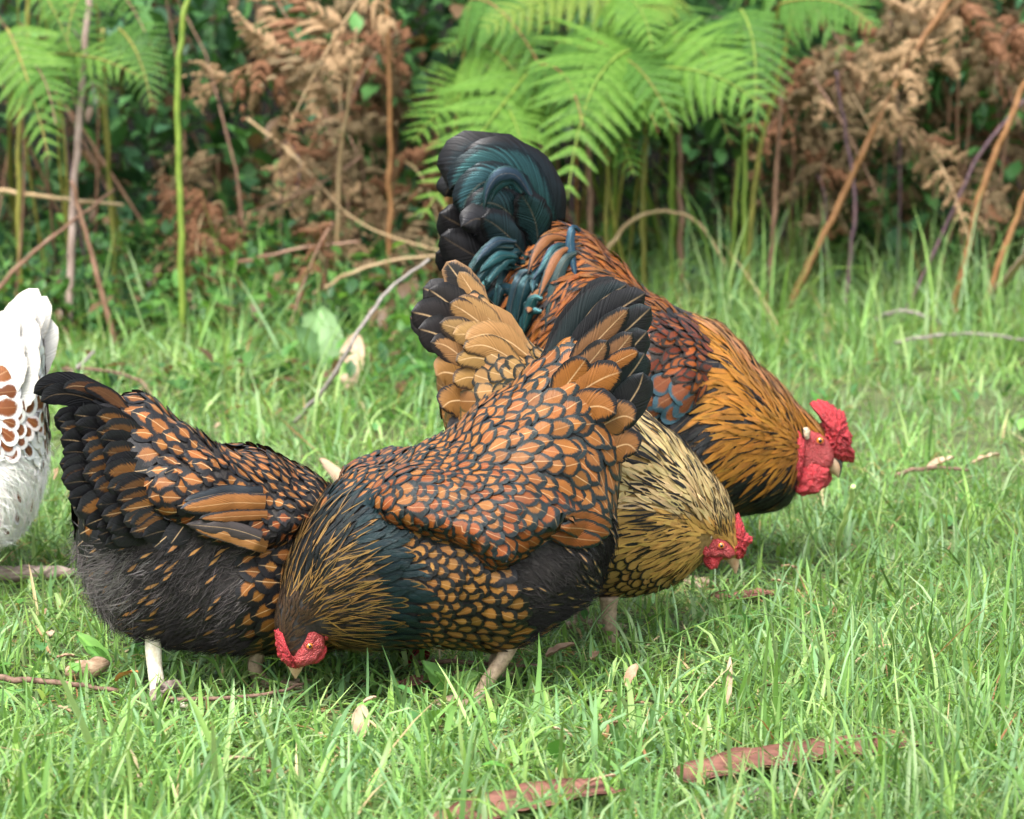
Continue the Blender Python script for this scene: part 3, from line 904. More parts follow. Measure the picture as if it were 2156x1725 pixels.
# folded flight feathers showing at the wing's rear
for pts, w, cA, cB, lc, ob in [
    ([(480, 1022), (420, 1018), (360, 1022), (300, 1030)], .024, (.34, .135, .036), (.03, .03, .035), .2, .012),
    ([(480, 1004), (420, 1000), (370, 1002), (308, 1016)], .018, (.035, .042, .05), BLK, .1, .010),
    ([(480, 1044), (430, 1044), (380, 1046), (338, 1050)], .015, (.27, .105, .028), BLK, .25, .011),
    ([(480, 1110), (430, 1092), (380, 1078), (330, 1070)], .019, (.36, .16, .048), (.06, .05, .045), .14, .015),
    ([(460, 1088), (420, 1074), (375, 1066), (318, 1066)], .018, (.06, .048, .045), (.05, .04, .038), .1, .013)]:
    lh.strap(pts, 0, w, cA, cB, lc, .4, 0, name='flight_feather', parent=lh.wings[0], on_body=ob, root_w=.9, cup=.2)
f = lh.lump('face', [(842, 1352), (858, 1336), (876, 1340), (884, 1362), (872, 1384), (852, 1384)], 0, .021, M['skin_face'], wrinkle=.0012, flat=5)
lh.face_objs = [f]
lh.lump('comb', [(876, 1318), (890, 1328), (898, 1356), (900, 1386), (886, 1390), (878, 1360), (870, 1335)], 0, .012, M['skin'], wrinkle=.0034, wscale=330)
lh.lump('wattle', [(846, 1382), (858, 1378), (868, 1390), (864, 1408), (852, 1406)], .010, .004, M['skin'], wrinkle=.001)
lh.lump('wattle', [(846, 1382), (858, 1378), (868, 1390), (864, 1408), (852, 1406)], -.010, .004, M['skin'], wrinkle=.001)
lh.beak([(864, 1396, 890, 1384, .009), (876, 1414, 894, 1404, .006), (892, 1424, 896, 1420, .001)], M['beak'])
lh.eye(866, 1356, .004)
lh.leg([(306, 1200), (305, 1370), (306, 1425), (300, 1472)], (.015, .05), .0105, .0085, M['shank'])
lh.leg([(545, 1300), (518, 1392), (535, 1422), (552, 1436)], (.03, .03), .010, .008, M['shank_dusty'], foot_yaw=.3)
lh.leg([(560, 1340), (560, 1400), (566, 1440), (567, 1448)], (-.05, -.045), .0105, .0085, M['shank_dusty'])

# ---------- the golden hen behind, head down to the right
gh = Bird('golden_hen', 'pale golden hen with black streaked neck, pecking below the rooster', (1300, 1360), 6, cat='hen')
gh.P0 = ground_at(1250, 1352); gh.root.location = gh.P0
gh.facing = 1
GH = [(1000, 622, 945, 700, .014), (1020, 636, 928, 780, .032), (1060, 672, 945, 900, .056), (1108, 718, 985, 1030, .08), (1165, 750, 1050, 1140, .098), (1230, 792, 1130, 1212, .108),
      (1300, 842, 1215, 1242, .108), (1370, 886, 1300, 1248, .096), (1430, 930, 1362, 1240, .08), (1480, 982, 1412, 1222, .060), (1516, 1034, 1446, 1200, .041), (1538, 1080, 1464, 1186, .027),
      (1552, 1118, 1486, 1180, .019), (1560, 1146, 1506, 1174, .014), (1562, 1166, 1522, 1176, .008)]
GH_WING = [(1020, 900), (1120, 850), (1250, 880), (1330, 960), (1320, 1060), (1200, 1100), (1080, 1020)]
gh.make_body(GH, M['down_gold'], GH_WING, .012, 40)
gh.set_flow([(1540, 1100, -.6, -.75), (1520, 1040, -.65, -.75), (1460, 960, -.7, -.7), (1380, 890, -.8, -.55), (1330, 860, -.85, -.4), (1480, 1080, -.8, -.5), (1460, 1150, -1, -.1), (1440, 1200, -.95, .2),
             (1400, 1040, -.9, -.25), (1380, 1120, -1, .05), (1340, 1000, -.95, -.15), (1330, 1180, -.95, .25), (1300, 1080, -1, .1), (1300, 1230, -1, .15), (1400, 1210, -.95, .2),
             (1060, 680, -.75, -.65), (1130, 740, -.8, -.5), (1000, 650, -.75, -.65), (980, 760, -.85, -.4), (1050, 790, -.9, -.25), (960, 850, -.85, .2), (1030, 860, -.9, .2), (1200, 950, -1, 0)])
def gh_hack(p):
    pale = (.64, .46, .20) if p[1] < 1060 + .2 * (p[0] - 1300) else (.60, .34, .085)
    d = dist(p, 1530, 1150)
    if d < 90: return ((.05, .03, .012) if p[1] < 1120 and p[0] > 1500 else pale, pale, .3)
    k = random.random()
    if k < .24: return ((.010, .009, .008), (.010, .009, .008), 0, .34 if d > 150 else .22)
    if k < .46: return ((.012, .011, .010), pale, .36 if d > 150 else .48)
    return (pale, vary(pale, .2), .3)
GH_R = [
    dict(poly=[(1466, 1120), (1492, 1114), (1524, 1136), (1544, 1156), (1530, 1210), (1466, 1200)], skip=True, r=.01),
    dict(poly=[(1300, 840), (1400, 880), (1570, 1080), (1570, 1180), (1470, 1200), (1400, 1212), (1330, 1165), (1275, 1140), (1270, 1000), (1285, 900)],
         kind='narrow', r=lambda p: .0042 + .004 * min(1, dist(p, 1520, 1140) / 260), L=5.0, W=.55, lift=.0035, jit=.1, col=gh_hack, shaft=0),
    dict(poly=[(1200, 1120), (1320, 1155), (1405, 1208), (1470, 1195), (1440, 1240), (1330, 1290), (1200, 1290)], kind='round', r=.0105, L=1.75, W=.86, lift=.004,
         col=lambda p: ((.46, .26, .075), BLK, .2), shaft=.2),
    dict(poly=[(900, 740), (1000, 800), (1000, 960), (930, 960)], kind='round', r=.017, L=1.9, W=.86, lift=.006, col=lambda p: ((.3, .135, .034), (.08, .06, .02), .1), shaft=.6),
]
GH_DEF = dict(kind='round', r=lambda p: .0125 + .008 * max(0, min(1, (1060 - p[0]) / 90)), L=1.85, W=.86, lift=.005,
              col=lambda p: ((.37, .195, .066) if p[1] < 850 else (.31, .145, .04), (.02, .022, .015), .2), shaft=.65, jit=.1)
gh.plumage(GH, GH_R, GH_DEF, n=32000, max_single=220)
TAN = (.38, .21, .08)
GRY = (.028, .024, .023)
for pts, lat, w, cA, cB, lc in [
    ([(1030, 680), (995, 630), (965, 585), (940, 552)], (.0, .0), .042, GRY, (.3, .19, .09), .12),
    ([(1040, 700), (1010, 640), (985, 600), (965, 570)], (.008, .012), .026, TAN, (.3, .19, .09), .1),
    ([(1020, 720), (970, 660), (930, 625), (900, 604)], (.015, .03), .05, GRY, BLK, .1),
    ([(1010, 740), (950, 690), (905, 660), (862, 648)], (.02, .042), .056, GRY, BLK, .1),
    ([(1010, 760), (960, 720), (915, 695), (876, 682)], (.026, .046), .052, GRY, BLK, .1),
    ([(1060, 730), (1015, 680), (970, 645), (940, 628)], (.034, .05), .036, TAN, (.05, .035, .025), .14),
    ([(1050, 745), (1000, 705), (955, 680), (918, 668)], (.04, .058), .034, TAN, (.06, .045, .03), .18),
    ([(1010, 775), (965, 740), (930, 715), (900, 708)], (.04, .056), .036, TAN, GRY, .3),
    ([(1080, 745), (1030, 710), (985, 692), (945, 690)], (.045, .062), .038, (.43, .24, .085), TAN, .06),
    ([(1100, 720), (1060, 680), (1020, 655), (985, 640)], (.03, .04), .032, (.44, .25, .09), TAN, .06),
    ([(1100, 735), (1060, 705), (1015, 690), (970, 700)], (.05, .064), .036, (.43, .24, .08), TAN, .06),
    ([(1000, 800), (960, 780), (930, 772), (912, 778)], (.04, .05), .05, (.3, .145, .044), TAN, .1),
    ([(1000, 830), (965, 830), (940, 832), (922, 845)], (.045, .055), .044, (.27, .125, .034), GRY, .12),
    ([(1010, 870), (975, 885), (952, 895), (936, 900)], (.045, .05), .04, GRY, GRY, .12),
    ([(1090, 760), (1045, 728), (1005, 712), (965, 718)], (.052, .066), .032, (.43, .24, .08), (.10, .06, .03), .14),
    ([(1070, 775), (1030, 750), (990, 738), (950, 745)], (.05, .066), .032, (.43, .24, .08), (.10, .06, .03), .14),
    ([(1060, 700), (1025, 665), (995, 640), (960, 615)], (.036, .046), .028, (.43, .24, .085), (.14, .085, .04), .16),
    ([(1040, 800), (1005, 785), (975, 780), (945, 790)], (.05, .062), .034, (.42, .23, .075), (.08, .05, .025), .14),
    ([(1020, 720), (970, 660), (930, 630), (895, 615)], (-.02, -.04), .05, GRY, BLK, .1),
    ([(1010, 760), (950, 710), (905, 690), (868, 680)], (-.03, -.05), .05, GRY, BLK, .1)]:
    gh.strap(pts, lat, w, vary(cA, .08), vary(cB), lc, .8, .0)
f = gh.lump('face', [(1472, 1130), (1476, 1112), (1492, 1106), (1515, 1124), (1534, 1142), (1545, 1160), (1535, 1172), (1512, 1168), (1492, 1170), (1474, 1158)], 0, .033, M['skin_face'], wrinkle=.0012, flat=5)
gh.face_objs = [f]
gh.lump('comb', [(1545, 1088), (1553, 1082), (1562, 1100), (1567, 1118), (1580, 1132), (1572, 1146), (1566, 1164), (1555, 1174), (1542, 1168), (1538, 1150), (1542, 1128), (1540, 1106)], .004, .015, M['skin'], wrinkle=.0042, wscale=290)
gh.lump('wattle', [(1476, 1156), (1490, 1152), (1510, 1160), (1518, 1166), (1508, 1176), (1502, 1188), (1488, 1190), (1476, 1174)], .022, .006, M['skin'], wrinkle=.0014)
gh.lump('wattle', [(1490, 1160), (1512, 1164), (1520, 1172), (1512, 1186), (1498, 1186)], -.012, .005, M['skin'], wrinkle=.0014)
gh.lump('earlobe', [(1462, 1112), (1470, 1104), (1478, 1122), (1480, 1142), (1488, 1154), (1480, 1162), (1467, 1150), (1462, 1130)], .033, .005, M['skin'], wrinkle=.001)
gh.lump('ear_tuft', [(1476, 1108), (1484, 1104), (1490, 1112), (1488, 1124), (1480, 1124)], .034, .004, M['ear_tuft'], wrinkle=.001)
gh.beak([(1516, 1166, 1552, 1166, .011), (1528, 1180, 1556, 1174, .0085), (1541, 1196, 1556, 1190, .005), (1547, 1208, 1551, 1207, .001)], M['beak'])
gh.eye(1509, 1137, .0046)
gh.leg([(1272, 1240), (1272, 1290), (1280, 1330), (1290, 1372)], (.045, .045), .0105, .0085, M['shank_dusty'])
gh.leg([(1230, 1240), (1235, 1290), (1232, 1330), (1230, 1345)], (-.05, -.05), .0105, .0085, M['shank_dusty'])

# ---------- the rooster at the back
ro = Bird('rooster', 'large rooster with green black sickle tail, orange neck and big red comb', (1400, 1200), 4, cat='rooster')
ro.P0 = ground_at(1400, 1215); ro.root.location = ro.P0
ro.facing = 1
RO = [(1150, 486, 1000, 600, .03), (1185, 488, 1018, 660, .062), (1235, 508, 1062, 780, .095), (1300, 556, 1130, 920, .125), (1380, 618, 1230, 1040, .142), (1455, 656, 1350, 1100, .145), (1525, 696, 1470, 1100, .13),
      (1582, 748, 1562, 1080, .105), (1632, 806, 1634, 1066, .08), (1672, 852, 1664, 1046, .050), (1704, 880, 1676, 1010, .031), (1728, 902, 1692, 990, .023), (1744, 930, 1712, 984, .017), (1752, 958, 1728, 986, .010)]
RO_WING = [(1250, 760), (1320, 690), (1400, 665), (1470, 690), (1500, 745), (1490, 820), (1430, 870), (1330, 880), (1230, 860)]
ro.make_body(RO, M['down_dark'], RO_WING, .016, 40)
ro.set_flow([(1700, 890, -.8, -.6), (1650, 830, -.72, -.7), (1580, 750, -.72, -.68), (1500, 690, -.85, -.5), (1600, 850, -.85, -.45), (1640, 930, -.95, -.05), (1560, 900, -.95, .0), (1500, 830, -.9, .25),
             (1640, 1010, -.8, .5), (1580, 1000, -.85, .4), (1500, 950, -.8, .5), (1540, 1060, -.9, .4), (1460, 760, -.85, .35), (1400, 700, -.9, .2), (1400, 780, -.85, .5), (1340, 840, -.9, .5), (1420, 850, -.8, .6),
             (1430, 650, -.9, -.25), (1350, 600, -.85, -.35), (1270, 540, -.85, -.3), (1300, 620, -.85, .3), (1230, 580, -.75, .6), (1180, 560, -.6, .8), (1150, 640, -.5, .85), (1240, 680, -.6, .8), (1200, 520, -.8, .3), (1100, 540, -.6, .7)])
def ro_hack(p):
    up = p[1] < 700 + .95 * (p[0] - 1520) + 18
    if p[1] > 1010 + random.gauss(0, 18) or (p[0] < 1505 and p[1] > 880 + random.gauss(0, 25)): return (BLK, (.20, .10, .025) if random.random() < .25 else BLK, .2)
    base = (.46, .20, .07) if up else (.40, .165, .022)
    k = random.random()
    if k < (.07 if dist(p, 1690, 930) < 130 else .15): return ((.012, .010, .009), (.012, .010, .009), 0, .3)
    return (base, vary(base, .3), .3)
def ro_sad(p):
    k = random.random()
    base = (.28, .080, .006) if k < .6 else (.24, .092, .02)
    if k > .74: return (BLK, base, .35)
    return (base, BLK if k < .3 else (.17, .045, .005), .3)
RO_R = [
    dict(poly=[(1674, 914), (1700, 904), (1736, 930), (1765, 1000), (1676, 1030)], skip=True, r=.01),
    dict(poly=[(1455, 640), (1540, 690), (1730, 880), (1745, 850), (1765, 930), (1735, 930), (1700, 908), (1684, 930), (1690, 1060), (1560, 1100), (1470, 1040), (1440, 930), (1490, 830), (1505, 750), (1470, 690)],
         kind='narrow', r=lambda p: .0048 + .0048 * min(1, dist(p, 1700, 930) / 280), L=5.6, W=.5, lift=.004, jit=.1, col=ro_hack, shaft=.0),
    dict(poly=[(1270, 790), (1330, 740), (1420, 790), (1470, 840), (1430, 880), (1330, 890), (1230, 880)], kind='round', r=.0175, L=1.9, W=.84, lift=.006, h0=.004,
         col=lambda p: ((.21, .07, .028), (.05, .10, .13) if p[1] > 800 else (.025, .035, .045), .26), shaft=.2, gloss=.1),
    dict(poly=RO_WING, kind='oval', r=.0095, L=2.9, W=.6, lift=.006, h0=.003, jit=.32, col=lambda p: ((.28, .068, .010) if random.random() < .6 else (.15, .028, .007), (.03, .02, .015), .3), shaft=.0),
    dict(poly=[(1080, 500), (1190, 465), (1260, 505), (1380, 600), (1470, 650), (1350, 680), (1280, 760), (1150, 820), (1060, 740)], kind='narrow', r=.0082, L=6.0, W=.5, lift=.006, jit=.16, col=ro_sad, shaft=.1),
]
RO_DEF = dict(kind='oval', r=.016, L=1.9, W=.76, lift=.006, col=lambda p: ((.36, .15, .035) if random.random() < .15 else BLK, BLK, .4), shaft=.2)
ro.plumage(RO, RO_R, RO_DEF, n=32000, max_single=160)
T1, T2, T3 = (.012, .04, .042), (.02, .036, .06), (.018, .075, .075)
TBK = (.009, .015, .017)
ROT = [
    # upright main tail, broad and drooping at the tip
    ([(1150, 520), (1120, 440), (1060, 370), (985, 352), (942, 392)], (-.02, -.02), .11, TBK, BLK, .55, 'round'),
    ([(1168, 505), (1160, 425), (1112, 356), (1040, 326), (968, 345)], (-.005, .0), .06, TBK, BLK, .55, 'round'),
    ([(1150, 520), (1138, 440), (1095, 372), (1040, 345), (985, 360), (945, 398)], (.008, .016), .062, (.02, .06, .062), TBK, .7, 'round'),
    ([(1135, 520), (1108, 450), (1065, 392), (1018, 380), (985, 408), (968, 446)], (.016, .03), .06, (.018, .055, .055), TBK, .7, 'round'),
    ([(1120, 520), (1090, 470), (1050, 430), (1012, 425), (990, 462)], (.022, .036), .055, (.014, .034, .036), BLK, .65, 'round'),
    ([(1130, 520), (1125, 470), (1110, 430), (1090, 400)], (.03, .04), .05, (.015, .04, .042), BLK, .65, 'round'),
    ([(1100, 530), (1070, 495), (1035, 465), (1010, 452)], (.03, .04), .05, (.014, .03, .034), BLK, .6, 'round'),
    ([(1095, 535), (1050, 490), (1005, 455), (968, 470)], (.02, .045), .05, (.024, .023, .025), BLK, .4, 'round'),
    ([(1090, 540), (1020, 500), (960, 470), (926, 450)], (-.01, .0), .066, (.010, .009, .009), BLK, .4, 'round'),
    ([(1090, 560), (1010, 540), (955, 510), (928, 492)], (.01, .03), .055, (.022, .021, .023), BLK, .4, 'round'),
    ([(1080, 570), (1000, 560), (950, 545), (918, 530)], (.0, .02), .05, BLK, BLK, .4, 'round'),
    ([(1040, 440), (985, 405), (950, 400), (938, 420)], (-.02, -.03), .05, BLK, BLK, .4, 'round'),
    ([(1150, 520), (1140, 440), (1090, 380), (1020, 350), (955, 380)], (-.03, -.04), .08, BLK, BLK, .1, 'round'),
    ([(1112, 405), (1080, 362), (1045, 362), (1022, 392), (1014, 434)], (.05, .058), .022, T2, T1, .55, 'point'),
    ([(1095, 400), (1070, 372), (1040, 388), (1028, 420)], (.045, .05), .018, T3, T1, .5, 'point'),
    ([(1215, 480), (1200, 470), (1192, 500), (1198, 550), (1203, 582)], (.05, .085), .014, (.02, .065, .09), T2, .55, 'point'),
    ([(1190, 495), (1150, 492), (1120, 520), (1100, 566)], (.05, .085), .016, (.25, .09, .026), BLK, .05, 'point'),
    ([(1185, 505), (1160, 510), (1135, 545), (1110, 575)], (.06, .09), .014, T3, T2, .5, 'point'),
    ([(1195, 510), (1170, 520), (1145, 560), (1118, 622)], (.065, .098), .017, (.24, .085, .025), T1, .1, 'point'),
    ([(1205, 520), (1180, 535), (1155, 590), (1135, 668)], (.07, .102), .018, (.02, .045, .04), T1, .3, 'point'),
    ([(1160, 500), (1140, 505), (1120, 530), (1112, 548)], (.055, .08), .014, (.25, .09, .026), BLK, .05, 'round'),
    ([(1140, 590), (1125, 600), (1110, 618), (1100, 640)], (.08, .1), .017, (.26, .1, .03), BLK, .05, 'round'),
    ([(1150, 620), (1135, 660), (1118, 710), (1110, 760)], (.08, .1), .018, (.24, .08, .018), BLK, .05, 'point')]
rk = random.Random(3)
HANG = [(1085, 520, 975, 572), (1100, 522, 1046, 612), (1092, 556, 1030, 668), (1112, 558, 1058, 700), (1122, 586, 1070, 706), (1072, 545, 985, 606), (1062, 578, 995, 652), (1128, 636, 1078, 718), (1082, 500, 990, 548),
        (1076, 512, 968, 590), (1100, 545, 1040, 640), (1118, 572, 1080, 660), (1130, 610, 1090, 690), (1105, 535, 1010, 600), (1140, 560, 1110, 600), (1095, 600, 1012, 640), (1110, 625, 1046, 700), (1088, 530, 1000, 560)]
for q, (x0, y0, x1, y1) in enumerate(HANG):
    mx, my = x0 + (x1 - x0) * .45, min(y0, y1) - 8 + .12 * abs(y1 - y0)
    L0 = .045 + .0022 * q * .5
    ROT.append(([(x0, y0), (mx, my), (x1 + .18 * (x0 - x1), y0 + .52 * (y1 - y0)), (x1, y1)], (L0, L0 + .028), rk.uniform(.0145, .019), vary(rk.choice([T3, T3, T1, (.016, .055, .068), (.02, .045, .06)]), .25), T1, rk.uniform(.4, .6), 'point'))
for q, (pts, lat, w, cA, cB, g, tip) in enumerate(ROT):
    hang = q >= len(ROT) - len(HANG)
    ro.strap(pts, lat, w, vary(cA, .12), cB, .22, .08, g, tip=tip, name='tail_feather', tilt=.1, cup=.2, on_body=.012 + .0006 * (q % 9) if hang else None)
f = ro.lump('face', [(1664, 905), (1690, 893), (1716, 903), (1740, 922), (1752, 950), (1748, 978), (1728, 986), (1705, 980), (1685, 992), (1668, 975), (1662, 940)], 0, .041, M['skin_face'], wrinkle=.0016, flat=5)
ro.face_objs = [f]
ro.lump('comb', [(1706, 853), (1728, 845), (1752, 856), (1776, 878), (1780, 900), (1790, 918), (1788, 934), (1797, 950), (1795, 964), (1778, 970), (1762, 966), (1748, 962), (1736, 944), (1735, 914), (1731, 888), (1717, 868)], .0, .021, M['skin'], wrinkle=.0058, wscale=260, nseg=180, rings=20)
ro.lump('wattle', [(1664, 968), (1684, 972), (1700, 962), (1722, 966), (1736, 980), (1730, 1000), (1716, 1022), (1696, 1033), (1676, 1030), (1662, 1010)], .034, .009, M['skin'], wrinkle=.0035, wscale=120)
ro.lump('wattle', [(1704, 975), (1738, 978), (1750, 998), (1744, 1020), (1722, 1035), (1700, 1036), (1692, 1015)], -.002, .008, M['skin'], wrinkle=.0035, wscale=110)
ro.lump('earlobe', [(1657, 915), (1663, 898), (1674, 900), (1681, 922), (1680, 955), (1675, 985), (1667, 1000), (1657, 960)], .046, .009, M['skin'], wrinkle=.0026, wscale=150)
ro.lump('ear_tuft', [(1680, 890), (1688, 888), (1694, 896), (1692, 912), (1686, 914), (1681, 904)], .045, .005, M['ear_tuft'], wrinkle=.001)
ro.beak([(1722, 978, 1750, 952, .015), (1744, 994, 1766, 962, .012), (1758, 1001, 1771, 979, .008), (1764, 1007, 1767, 1003, .001)], M['beak'], M['beak_dark'], low_name='beak_ridge',
        low=[(1740, 966, 1754, 948, .010), (1757, 978, 1770, 961, .010), (1765, 992, 1774, 979, .007), (1766, 1006, 1769, 1002, .001)])
ro.eye(1716, 917, .0058)
ro.leg([(1400, 1090), (1395, 1130), (1400, 1180), (1402, 1212)], (.06, .06), .014, .011, M['shank_dusty'])
ro.leg([(1440, 1090), (1438, 1130), (1445, 1175), (1448, 1196)], (-.06, -.06), .014, .011, M['shank_dusty'])

# ---------- the white hen at the left edge, seen from behind, its front outside the picture
wh = Bird('white_laced_hen', 'white hen with chestnut laced saddle at the left edge, tail raised', (-120, 1250), -14, cat='hen')
wh.P0 = ground_at(-120, 1235); wh.root.location = wh.P0
wh.facing = -1
WH = [(62, 640, 84, 760, .016), (30, 690, 82, 900, .046), (-20, 760, 74, 1020, .08), (-80, 800, 40, 1110, .1), (-150, 810, -30, 1150, .11), (-230, 810, -110, 1165, .11), (-310, 830, -200, 1160, .1), (-390, 870, -290, 1130, .08),
      (-450, 930, -370, 1110, .055), (-490, 1000, -425, 1110, .038), (-512, 1060, -455, 1115, .028), (-524, 1100, -478, 1125, .02), (-530, 1128, -500, 1140, .01)]
wh.make_body(WH, M['down_white'], None)
wh.wing_poly = None
wh.set_flow([(70, 680, .3, -.95), (20, 740, .6, -.75), (-100, 800, .9, -.2), (-300, 830, .9, -.3), (40, 830, .75, -.2), (60, 900, .8, .3), (30, 960, .8, .4), (30, 1060, .5, .8), (-100, 1000, .9, .3), (-300, 1000, .9, .2), (-480, 1080, .5, -.8)])
WHT = (.56, .545, .51)
CHS = (.24, .075, .02)
WH_R = [
    dict(poly=[(-400, 760), (0, 765), (70, 800), (84, 870), (60, 960), (0, 965), (-400, 960)], kind='round', r=lambda p: .021 if p[1] < 865 else .0135, L=1.8, W=.84, lift=.006, col=lambda p: (CHS, WHT, .2 if p[1] < 860 else .26), shaft=.3),
    dict(poly=[(-420, 960), (84, 960), (70, 1050), (60, 1140), (-420, 1170)], kind='fluff', r=.012, L=2.2, W=.6, fcol=(.78, .76, .72), col=(CHS, WHT, .3), streak=.18, sL=.8, sW=.8, lift=.01, per=24, shaft=.0),
]
WH_DEF = dict(kind='oval', r=.014, L=2.0, W=.7, lift=.005, col=lambda p: (WHT, (.55, .47, .37), .06), shaft=.1, va=.05)
wh.plumage(WH, WH_R, WH_DEF, n=22000, max_single=90)
for pts, lat, w in [([(-30, 800), (10, 730), (45, 665), (80, 608)], (0, 0), .052), ([(-10, 820), (32, 745), (62, 680), (94, 622)], (.010, .014), .05), ([(-20, 815), (15, 750), (45, 690), (76, 625)], (.02, .026), .056),
                    ([(0, 840), (40, 775), (64, 720), (84, 660)], (.02, .03), .054), ([(-30, 810), (-5, 755), (20, 705), (50, 650)], (.026, .036), .056), ([(10, 860), (50, 800), (72, 755), (84, 705)], (.028, .038), .05),
                    ([(-20, 830), (15, 780), (40, 735), (62, 690)], (.036, .046), .056), ([(15, 870), (50, 830), (74, 795), (90, 760)], (.034, .044), .05), ([(-10, 840), (25, 800), (52, 765), (76, 725)], (.044, .054), .052),
                    ([(-20, 820), (20, 750), (50, 690), (80, 630)], (-.025, -.03), .05), ([(0, 840), (45, 780), (68, 730), (86, 680)], (-.03, -.036), .05)]:
    wh.strap(pts, lat, w, vary(WHT, .03, .01), (.58, .53, .44), .03, .06, 0, cup=.05, tip='round')
f = wh.lump('face', [(-505, 1090), (-490, 1084), (-478, 1096), (-488, 1118), (-512, 1122)], 0, .022, M['skin_face'], wrinkle=.001, flat=5)
wh.face_objs = [f]
wh.lump('comb', [(-535, 1075), (-524, 1070), (-520, 1100), (-526, 1130), (-538, 1126), (-541, 1098)], 0, .012, M['skin'], wrinkle=.0034, wscale=330)
wh.lump('wattle', [(-505, 1118), (-490, 1112), (-482, 1128), (-492, 1142), (-504, 1136)], .01, .004, M['skin'])
wh.lump('wattle', [(-505, 1118), (-490, 1112), (-482, 1128), (-492, 1142), (-504, 1136)], -.01, .004, M['skin'])
wh.beak([(-532, 1118, -508, 1126, .009), (-530, 1134, -516, 1138, .006), (-524, 1150, -521, 1150, .001)], M['beak'])
wh.eye(-502, 1102, .004)
wh.leg([(-110, 1140), (-108, 1180), (-112, 1215), (-114, 1232)], (.05, .05), .0105, .0085, M['shank'])
wh.leg([(-150, 1140), (-150, 1180), (-150, 1210), (-150, 1222)], (-.05, -.05), .0105, .0085, M['shank'])

# ------------------------------------------------------------------ ground, grass and litter
def lean_noise(x, y, s, o=0.0):
    return noise.noise(Vector((x * s + o, y * s - o, o * .37)))

soil = simple_mat('thatch_soil', (0.04, 0.055, 0.016), (0.11, 0.13, 0.045), 55, 0.9, 0.8, 0.01)
xs = np.concatenate([np.linspace(-40, -4, 10), np.linspace(-3.6, 3.6, 37), np.linspace(4, 40, 10)])
ys = np.concatenate([np.linspace(-20, 1.5, 8), np.linspace(1.8, 10.2, 43), np.linspace(11, 70, 14)])
GX, GY = np.meshgrid(xs, ys, indexing='ij')
BANK0 = 8.5
def ground_h(x, y):
    h = 0.0
    b = min(1.0, max(0.0, (y - BANK0) / 1.6))
    h += 1.7 * b * b * (3 - 2 * b)
    return h + 0.05 * lean_noise(x, y, .9, 4) * min(1, max(0, (y - 4.8) / 2))
GZ = np.array([[ground_h(x, y) for y in ys] for x in xs])
shade_soil = simple_mat('shade_dark_soil', (0.004, 0.005, 0.003), (0.014, 0.013, 0.008), 14, 0.95, 0.8, 0.02)  # near-black soil colour: paints the shade in the gaps behind the ferns
g = mk('ground', np.stack([GX, GY, GZ], -1).reshape(-1, 3), grid_faces(len(xs), len(ys))[:, ::-1].copy(), soil)
g.data.materials.append(shade_soil)
for f_ in g.data.polygons:
    if f_.center.y > 7.2: f_.material_index = 1
tag(g, 'grassy ground rising to a backdrop bank coloured dark as shade behind the ferns', kind='structure')

GREENS = np.array([(.16, .30, .08), (.13, .25, .07), (.20, .35, .10), (.19, .32, .15), (.15, .28, .12), (.22, .36, .09), (.09, .18, .05), (.27, .38, .14), (.24, .34, .16)])
STRAW = np.array([(.50, .38, .20), (.42, .26, .12), (.58, .47, .28), (.34, .17, .08)])

def blade_mesh(roots, h, az, bend0, bend1, width, tint, twist, nseg=4):
    """vectorised grass blades: n roots, each a tapering ribbon that bends over"""
    n = len(roots)
    t = np.linspace(0, 1, nseg + 1)
    th = bend0[:, None] + bend1[:, None] * t[None] ** 1.5           # angle from the vertical along the blade
    ds = h[:, None] / nseg
    hor = np.concatenate([np.zeros((n, 1)), np.cumsum(np.sin((th[:, 1:] + th[:, :-1]) / 2) * ds, axis=1)], 1)
    ver = np.concatenate([np.zeros((n, 1)), np.cumsum(np.cos((th[:, 1:] + th[:, :-1]) / 2) * ds, axis=1)], 1)
    d = np.stack([np.cos(az), np.sin(az)], -1)
    ctr = np.empty((n, nseg + 1, 3))
    ctr[..., :2] = roots[:, None, :2] + hor[..., None] * d[:, None]
    ctr[..., 2] = roots[:, 2:3] + np.maximum(ver, -roots[:, 2:3] + .004)
    tw = az[:, None] + math.pi / 2 + twist[:, None] * t[None]
    side = np.stack([np.cos(tw), np.sin(tw), np.zeros_like(tw)], -1)
    wd = width[:, None] * np.clip(.75 + .5 * t - 1.25 * t ** 3.2, 0.0, 1)[None]
    A = ctr - side * wd[..., None] / 2; B = ctr + side * wd[..., None] / 2
    fold = (width * .16)[:, None, None] * np.array((0, 0, 1.0))
    V = np.stack([A + fold, ctr, B + fold], 2)                      # n, seg+1, 3 (shallow V section), 3
    base = (np.arange(n) * (nseg + 1) * 3)[:, None, None]
    i = np.arange(nseg)[:, None] * 3; k = np.arange(2)[None]
    q = np.stack([i + k, i + k + 1, i + k + 4, i + k + 3], -1).reshape(-1, 4)
    F = (base + q[None]).reshape(-1, 4)
    c = np.repeat(tint, (nseg + 1) * 3, axis=0)
    return V.reshape(-1, 3), F, np.concatenate([c, np.ones((len(c), 1))], 1)

M['grass'] = attr_leaf_mat('grass_blade', rough=0.42, spec=0.36, transl=0.42, vary=0.16, scale=25, hue=(1.05, 1.0, .55))

